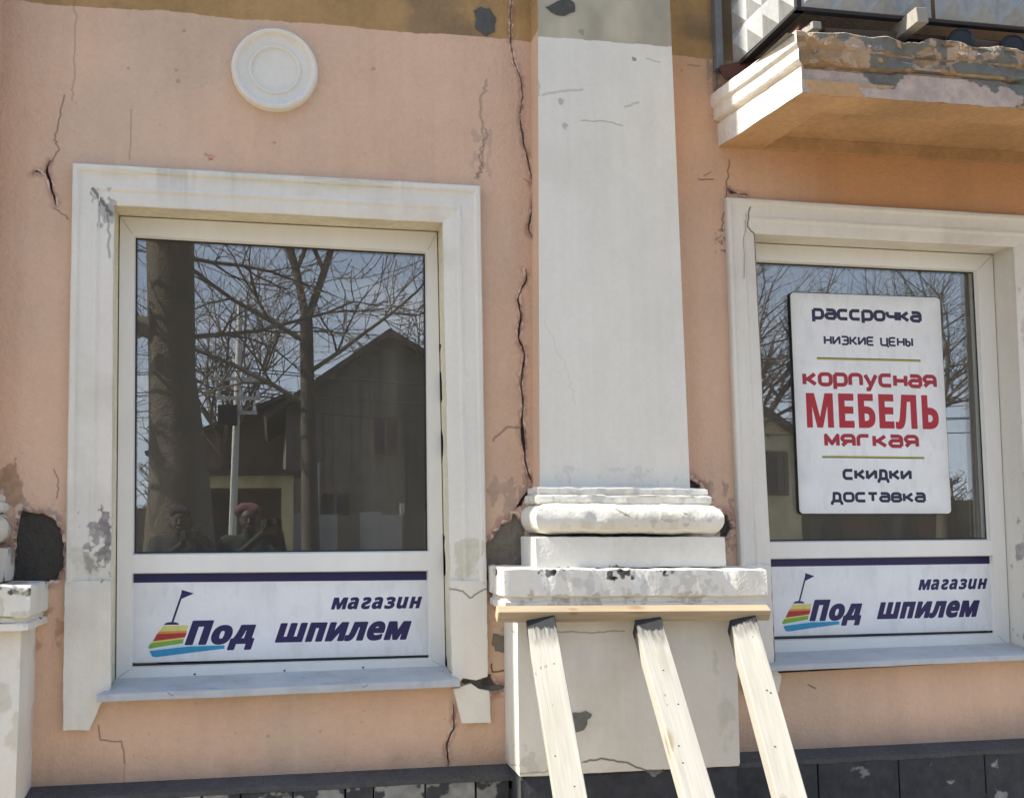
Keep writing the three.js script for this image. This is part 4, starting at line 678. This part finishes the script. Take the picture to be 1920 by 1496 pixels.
// big trunk on the near verge
{
  const b = [mir(340, 1140, 9), mir(335, 900, 9), mir(322, 700, 9), mir(318, 440, 9), mir(300, 180, 9)]; b[0].y = -0.13;
  tree('thick bare street tree mirrored at the left of the left window', b, [0.55, 0.36, 0.28, 0.29, 0.22], { seed: 5, depth: 4, max: 1500, limbs: [
    [mir(300, 620, 9), V(-1, 0.12, 0.2), 3.2, 0.14], [mir(345, 632, 9), V(1.4, -0.05, 0.3), 2.3, 0.035], [mir(340, 480, 9), V(1, 0.05, 0.4), 2.0, 0.03], [mir(310, 430, 9), V(-0.8, 0.9, 0.2), 4, 0.2], [mir(312, 330, 9), V(0.7, 0.9, 0.3), 4, 0.15], [mir(300, 200, 9), V(-0.2, 1, 0), 4, 0.15]] });
  const t = [mir(585, 1100, 14), mir(580, 900, 14), mir(576, 720, 14), mir(574, 600, 14)]; t[0].y = -0.13;
  tree('slim forked bare tree mirrored in the middle of the left window', t, [0.17, 0.14, 0.12, 0.11], { seed: 8, depth: 4, max: 3200, limbs: [
    [mir(574, 602, 14), V(-0.1, 1, 0), 4.4, 0.085], [mir(575, 602, 14), V(0.45, 1, 0.1), 4.6, 0.08], [mir(572, 640, 14), V(-1, 0.8, 0.2), 3.6, 0.05], [mir(576, 760, 14), V(-1, 0.65, 0), 3.6, 0.05], [mir(576, 700, 14), V(1, 0.7, 0.3), 3.2, 0.045]] });
  const spots = [[-5.5, 27, 9, 'tall bare tree behind the mirrored utility pole'], [-1.5, 33, 11, 'twiggy bare tree far behind the mirrored yellow porch'], [6.2, 31, 10, 'bare tree rising over the roof of the mirrored grey house'], [10.5, 18, 8, 'bare tree mirrored beside the cream house in the right window'], [19, 24, 10, 'bare tree mirrored at the right side of the right window'], [14, 36, 11, 'bare tree behind the mirrored cream house'], [-10, 22, 9, 'bare tree far left of the mirrored street']];
  spots.forEach(([x, z, h, label], i) => { const p = [V(x, -0.13, z), V(x + 0.1, h * 0.22, z), V(x - 0.05, h * 0.38, z)], limbs = []; const r = mulberry(60 + i); for (let k = 0; k < 6; k++) { const a = k / 6 * 6.283 + r(); limbs.push([p[2], V(Math.cos(a) * (0.3 + 0.5 * r()), 1, Math.sin(a) * (0.3 + 0.5 * r())), h * 0.42, 0.09]); } tree(label, p, [0.24, 0.18, 0.14], { seed: 20 + i, depth: 4, max: 3600, limbs }); });
}
// utility poles with wires
{
  const conc = mat({ color: lin(0.62, 0.60, 0.54) }), wireM = mat({ color: lin(0.05, 0.05, 0.05) }), cer = mat({ color: lin(0.75, 0.75, 0.72), roughness: 0.3 });
  const A = mir(434, 900, 18); A.y = -0.13; const top = mir(455, 560, 18).y;
  const p1 = thing('utility_pole', 'pale concrete utility pole with cross-arms mirrored in the left window', 'utility pole');
  part('pole', tube(A, V(A.x + 0.12, top, 18), 0.085, 0.06, 10), conc, p1);
  for (const [py, w] of [[712, 0.95], [748, 0.8], [775, 0.7]]) { const y = mir(440, py, 18).y; part('crossarm', box(A.x - w * 0.4, A.x + w * 0.7, y - 0.035, y + 0.035, 17.8, 17.87), conc, p1); for (const k of [-0.35, 0.2, 0.62]) part('insulator', new THREE.CylinderGeometry(0.03, 0.045, 0.12, 8).translate(A.x + w * k, y + 0.1, 17.84), cer, p1); }
  part('junction_box', rbox(A.x - 0.28, A.x + 0.1, mir(440, 800, 18).y, mir(440, 762, 18).y, 17.6, 17.8, 0.02), M.iron, p1);
  const ys = [712, 748, 775, 700, 735].map((py) => mir(440, py, 18).y + 0.16);
  ys.forEach((y, i) => { const gs = []; for (const [xa, xb] of [[-28, A.x], [A.x, 24], [24, 50]]) { let prev = null; for (let k = 0; k <= 14; k++) { const t = k / 14, p = V(mixn(xa, xb, t), y - 2.2 * t * (1 - t) * (0.8 + 0.1 * i), 17.8 + 0.12 * i); if (prev) gs.push(tube(prev, p, 0.012, 0.012, 4)); prev = p; } } part('wire', merge(gs), wireM, p1); });
}
// houses across the road
const plankM = mat({ color: lin(0.21, 0.185, 0.14), map: grimeMap }), roofM = mat({ color: lin(0.10, 0.09, 0.072), map: grimeMap }), creamM = mat({ color: lin(0.85, 0.76, 0.5), map: grimeMap }), paleM = mat({ color: lin(0.6, 0.58, 0.52), map: grimeMap }), paneM = mat({ color: lin(0.03, 0.035, 0.045), roughness: 0.1 }), yellowM = mat({ color: lin(0.74, 0.66, 0.38), map: grimeMap }), brownM = mat({ color: lin(0.2, 0.14, 0.095), map: grimeMap });
function house(o) {
  const g = thing('house', o.label, 'house'), { x0, x1, eave, apex, ax, z, depth } = o;
  const s = new THREE.Shape(); s.moveTo(x0, -0.13); s.lineTo(x1, -0.13); s.lineTo(x1, eave); s.lineTo(ax, apex); s.lineTo(x0, eave); s.closePath();
  const wall = part('wall', slab(s, z, z + depth), o.mat, g);
  const slope = (xa) => { const a = V(xa + Math.sign(xa - ax) * 0.5, eave - 0.5 * (apex - eave) / Math.abs(xa - ax)), d = V(ax, apex); const n = V(-(d.y - a.y), d.x - a.x).normalize().multiplyScalar(0.14 * (xa < ax ? 1 : -1)); return slab(shapeOf([a, d, d.clone().add(V(0, 0.17)), a.clone().add(n)]), z - 0.45, z + depth + 0.4); };
  part('roof', merge([slope(x0), slope(x1)]), o.roof || roofM, g);
  if (o.planks) for (let x = x0 + 0.1; x < x1; x += 0.24) { const t = Math.abs(x - ax) / (x < ax ? ax - x0 : x1 - ax); part('plank', box(x - 0.11, x + 0.11, 0, mixn(apex, eave, t) - 0.25, z - 0.03, z - 0.001), plankM, wall); }
  for (const [wx, wy, ww, wh] of o.windows) { const f = part('window', merge([box(wx - ww / 2 - 0.12, wx - ww / 2, wy - 0.1, wy + wh + 0.12, z - 0.09, z), box(wx + ww / 2, wx + ww / 2 + 0.12, wy - 0.1, wy + wh + 0.12, z - 0.09, z), box(wx - ww / 2, wx + ww / 2, wy + wh, wy + wh + 0.12, z - 0.09, z), box(wx - ww / 2, wx + ww / 2, wy - 0.1, wy, z - 0.09, z), box(wx - 0.03, wx + 0.03, wy, wy + wh, z - 0.07, z - 0.03)]), o.trim || brownM, g); part('pane', box(wx - ww / 2, wx + ww / 2, wy, wy + wh, z - 0.045, z - 0.02), paneM, f); }
}
house({ label: 'grey plank house with gable roof mirrored at the right of the left window', x0: 0.35, x1: 6.2, eave: 4.55, apex: 6.42, ax: 2.97, z: 24, depth: 8, mat: plankM, planks: true, trim: brownM, windows: [[2.9, 3.3, 0.6, 1.0], [1.6, 1.2, 0.7, 1.1]] });
house({ label: 'low dark house mirrored behind the slim tree', x0: -3.5, x1: 2.6, eave: 4.0, apex: 5.7, ax: 0.4, z: 33, depth: 8, mat: brownM, windows: [[-1.6, 1.4, 0.9, 1.3]] });
house({ label: 'sunlit cream house with dark roof mirrored at the left of the right window', x0: 11.2, x1: 15.6, eave: 3.9, apex: 5.3, ax: 13.4, z: 26, depth: 9, mat: creamM, windows: [[14.85, 2.3, 0.45, 1.1], [13.6, 2.3, 0.45, 1.1], [12.3, 2.3, 0.45, 1.1]] });
{
  const g = thing('porch', 'pale yellow porch frame with dark door mirrored low in the left window', 'porch'), z = 19, y1 = 2.58, y0 = 2.32;
  part('beam', box(-1.97, 0.45, y0, y1, z, z + 0.3), yellowM, g); part('post', box(-1.97, -1.66, -0.13, y0 - 0.002, z, z + 0.3), yellowM, g); part('post', box(0.2, 0.45, -0.13, y0 - 0.002, z, z + 0.3), yellowM, g);
  part('wall', box(-1.66, 0.2, -0.13, y0 - 0.004, z + 1.2, z + 1.3), brownM, g); part('door', rbox(-1.6, -0.95, -0.1, 2.15, z + 1.12, z + 1.19, 0.01), paneM, g); part('roof', box(-2.3, 0.8, y1 + 0.002, y1 + 0.12, z - 0.2, z + 1.6), roofM, g);
  const fenceM = mat({ color: lin(0.40, 0.40, 0.39), map: grimeMap });
  const f = thing('fence', 'grey sheet fence on pale posts mirrored behind the people', 'fence');
  for (let i = 0; i < 44; i++) { const x = -12 + i * 0.5; if (x > -2.2 && x < 0.5) continue; part('fence_panel', rbox(x + 0.004, x + 0.494, 0.02, 1.75 + 0.04 * Math.sin(i * 2.3), 21, 21.03, 0.004), i % 3 ? fenceM : plankM, f); }
  for (let i = 0; i < 8; i++) part('post', box(-12 + i * 3 - 0.05, -12 + i * 3 + 0.05, -0.13, 2, 21.04, 21.14), paleM, f);
  const p = thing('post', 'pale wooden post mirrored beside the slim tree', 'post'), c = mir(592, 950, 15); part('shaft', box(c.x - 0.06, c.x + 0.06, -0.13, mir(592, 872, 15).y, 15, 15.12), paleM, p); part('cap', box(c.x - 0.08, c.x + 0.08, mir(592, 872, 15).y + 0.002, mir(592, 868, 15).y, 14.98, 15.14), paleM, p);
  const df = thing('fence', 'long dark board fence far across the street, seen mirrored', 'fence'); for (let i = 0; i < 60; i++) part('fence_panel', box(-70 + i * 2.5, -67.52 + i * 2.5, -0.13, 2.1 + 0.5 * vnoise(i * 1.7, 3), 55, 55.08), i % 2 ? brownM : bark, df);
  // far bank of trees closing the street
  const gs = [], r = mulberry(404); for (let i = 0; i < 150; i++) {
    const x = -80 + r() * 170, h = 3.5 + r() * 5, z = 58 + r() * 24, lean = (r() - 0.5) * 1.2, top = V(x + lean, h, z); gs.push(tube(V(x, -0.13, z), top, 0.16, 0.05, 5));
    for (let k = 0; k < 26; k++) { const f = 0.25 + 0.75 * r(), p = V(x + lean * f, -0.13 + (h + 0.13) * f, z), a = r() * 6.283, L = (1.1 - 0.6 * f) * (0.8 + 1.2 * r()), q1 = V(p.x + Math.cos(a) * L, p.y + L * (0.3 + 0.6 * r()), p.z + Math.sin(a) * L); gs.push(tube(p, q1, 0.05, 0.03, 3)); for (let m = 0; m < 4; m++) { const e = p.clone().lerp(q1, 0.4 + 0.6 * r()); gs.push(tube(e, V(e.x + (r() - 0.5) * 1.3, e.y + (r() - 0.2) * 0.9, e.z + (r() - 0.5)), 0.03, 0.02, 3)); } }
  }
  const w = solo('distant_trees', merge(gs), twig, 'bare trees far across the street, only seen mirrored', 'trees'); w.userData.kind = 'stuff';
}
// ---------------------------------------------------------------- the two people with phones (seen mirrored)
function blobMesh(caps, min, size, res, k, extra) {           // smooth union of tapered capsules
  const mc = new MarchingCubes(res, M.iron, false, false, 90000); mc.isolation = 0; const h = size / 2;
  for (let z = 0; z < res; z++) for (let y = 0; y < res; y++) for (let x = 0; x < res; x++) {
    const px = min.x + h + (x - res / 2) / (res / 2) * h, py = min.y + h + (y - res / 2) / (res / 2) * h, pz = min.z + h + (z - res / 2) / (res / 2) * h; let d = 1e3;
    for (const [a, b, r0, r1] of caps) { const bx = b.x - a.x, by = b.y - a.y, bz = b.z - a.z, t = clamp(((px - a.x) * bx + (py - a.y) * by + (pz - a.z) * bz) / (bx * bx + by * by + bz * bz + 1e-9)); const e = Math.hypot(px - a.x - bx * t, py - a.y - by * t, pz - a.z - bz * t) - mixn(r0, r1, t); const hh = clamp(0.5 + 0.5 * (d - e) / k); d = mixn(d, e, hh) - k * hh * (1 - hh); }
    mc.field[x + y * res + z * res * res] = -d;
  }
  mc.update(); const n = mc.count, g = new THREE.BufferGeometry(); g.setAttribute('position', new THREE.BufferAttribute(mc.positionArray.slice(0, n * 3), 3)); g.setAttribute('normal', new THREE.BufferAttribute(mc.normalArray.slice(0, n * 3), 3));
  g.scale(h, h, h); g.translate(min.x + h, min.y + h, min.z + h); return g;
}
function person(label, x, z, hand, coat, hat, skin) {
  const g = thing('person', label, 'person'); g.position.set(x, 0, z); const H = V(hand.x - x, hand.y, hand.z - z);
  const sL = V(-0.19, 1.40, 0), sR = V(0.19, 1.40, 0), eL = V(mixn(-0.19, H.x, 0.35) - 0.14, 1.2, mixn(0, H.z, 0.5)), eR = V(mixn(0.19, H.x, 0.35) + 0.12, 1.2, mixn(0, H.z, 0.5)), wL = V(H.x - 0.07, H.y - 0.09, H.z + 0.03), wR = V(H.x + 0.07, H.y - 0.09, H.z + 0.03);
  const fing = (w, s) => { const o = []; for (let k = 0; k < 4; k++) { const b = V(w.x + s * 0.005, w.y + 0.05 + k * 0.021, w.z - 0.01), m = V(w.x + s * 0.028, b.y + 0.008, w.z - 0.052), e = V(w.x + s * 0.055, b.y + 0.004, w.z - 0.05 + 0.004 * k); o.push([b, m, 0.0095, 0.0085], [m, e, 0.0085, 0.0075]); } o.push([V(w.x, w.y + 0.03, w.z), V(w.x + s * 0.035, w.y + 0.06, w.z + 0.03), 0.012, 0.009], [V(w.x, w.y, w.z), V(w.x, w.y + 0.10, w.z - 0.005), 0.024, 0.02]); return o; };
  const body = [[V(-0.09, 0.9, 0), V(-0.11, 0.48, 0), 0.1, 0.065], [V(-0.11, 0.48, 0), V(-0.12, 0.08, 0.01), 0.062, 0.045], [V(-0.12, 0.045, 0.03), V(-0.13, 0.04, -0.14), 0.045, 0.04], [V(0.09, 0.9, 0), V(0.11, 0.48, 0), 0.1, 0.065], [V(0.11, 0.48, 0), V(0.12, 0.08, 0.01), 0.062, 0.045], [V(0.12, 0.045, 0.03), V(0.13, 0.04, -0.14), 0.045, 0.04],
    [V(-0.06, 0.92, 0), V(-0.08, 1.3, 0), 0.15, 0.14], [V(0.06, 0.92, 0), V(0.08, 1.3, 0), 0.15, 0.14], [sL, sR, 0.085, 0.085], [sL, eL, 0.075, 0.055], [eL, wL, 0.052, 0.034], [sR, eR, 0.075, 0.055], [eR, wR, 0.052, 0.034], [V(0, 1.42, 0), V(0, 1.53, -0.01), 0.062, 0.055]];
  const bg = blobMesh(body, V(-1, -0.06, -1), 2, 110, 0.03);
  const head = [[V(0, 1.64, 0), V(0, 1.60, -0.01), 0.088, 0.078], [V(0, 1.57, -0.035), V(0, 1.535, -0.05), 0.055, 0.03], [V(0, 1.62, -0.095), V(0, 1.595, -0.108), 0.009, 0.014], [V(-0.082, 1.63, 0.01), V(-0.084, 1.60, 0.01), 0.016, 0.012], [V(0.082, 1.63, 0.01), V(0.084, 1.60, 0.01), 0.016, 0.012], [V(0, 1.55, -0.01), V(0, 1.5, 0), 0.055, 0.055], [V(-0.018, 1.556, -0.083), V(0.018, 1.556, -0.083), 0.009, 0.009]];
  const hg = blobMesh(head, V(-0.2, 1.44, -0.2), 0.4, 90, 0.012);
  const c1 = wL.clone().add(V(-0.13, -0.1, -0.13)), c2 = wR.clone().add(V(-0.13, -0.1, -0.13));
  part('body', bg, coat, g); part('head', hg, skin, g); part('shaded_hand', blobMesh(fing(wL, 1), c1, 0.26, 70, 0.004), M.iron, g); part('shaded_hand', blobMesh(fing(wR, -1), c2, 0.26, 70, 0.004), M.iron, g);  // hands near black, the shade on them put into the colour
  for (const s of [-1, 1]) part('eye', new THREE.SphereGeometry(0.011, 10, 8).translate(s * 0.032, 1.625, -0.082), M.iron, g);
  part(hat.name, blobMesh(hat.caps, V(-0.22, 1.5, -0.2), 0.44, 70, 0.02), hat.mat, g);
  const ph = thing('phone', label.includes('pink') ? 'dark phone held up by the person in the pink beret' : 'dark phone held by the person in the black coat', 'phone'); ph.position.set(hand.x, hand.y, hand.z + 0.012);
  part('case', new RoundedBoxGeometry(0.155, 0.075, 0.008, 3, 0.004), M.blackPlastic, ph); part('lens', new THREE.CylinderGeometry(0.008, 0.008, 0.002, 16).rotateX(Math.PI / 2).translate(-0.055, 0.02, -0.005), paneM, ph);
}
const skin = mat({ color: lin(0.06, 0.042, 0.033), roughness: 0.6 });  // skin tone darkened to carry the shade on both faces
person('person in a dark green coat and pink beret holding up a phone, seen mirrored', -0.2, 5.25, V(0.0, 1.592, 4.935), mat({ color: lin(0.02, 0.026, 0.022) }), { name: 'beret', caps: [[V(-0.05, 1.715, 0.02), V(0.05, 1.7, 0.0), 0.062, 0.06], [V(-0.09, 1.70, 0.0), V(0.02, 1.73, 0.03), 0.05, 0.05]], mat: mat({ color: lin(0.13, 0.055, 0.06) }) }, skin);
person('person in a black coat with dark hair beside the other, seen mirrored', -0.8, 5.15, V(-0.68, 1.5, 4.75), mat({ color: lin(0.018, 0.018, 0.02) }), { name: 'hair', caps: [[V(0, 1.68, 0.03), V(0, 1.64, 0.05), 0.085, 0.08], [V(-0.05, 1.69, -0.03), V(0.05, 1.69, -0.03), 0.045, 0.045], [V(-0.06, 1.6, 0.06), V(0.06, 1.6, 0.06), 0.05, 0.05]], mat: mat({ color: lin(0.012, 0.01, 0.009) }) }, skin);

renderer.render(scene, camera);
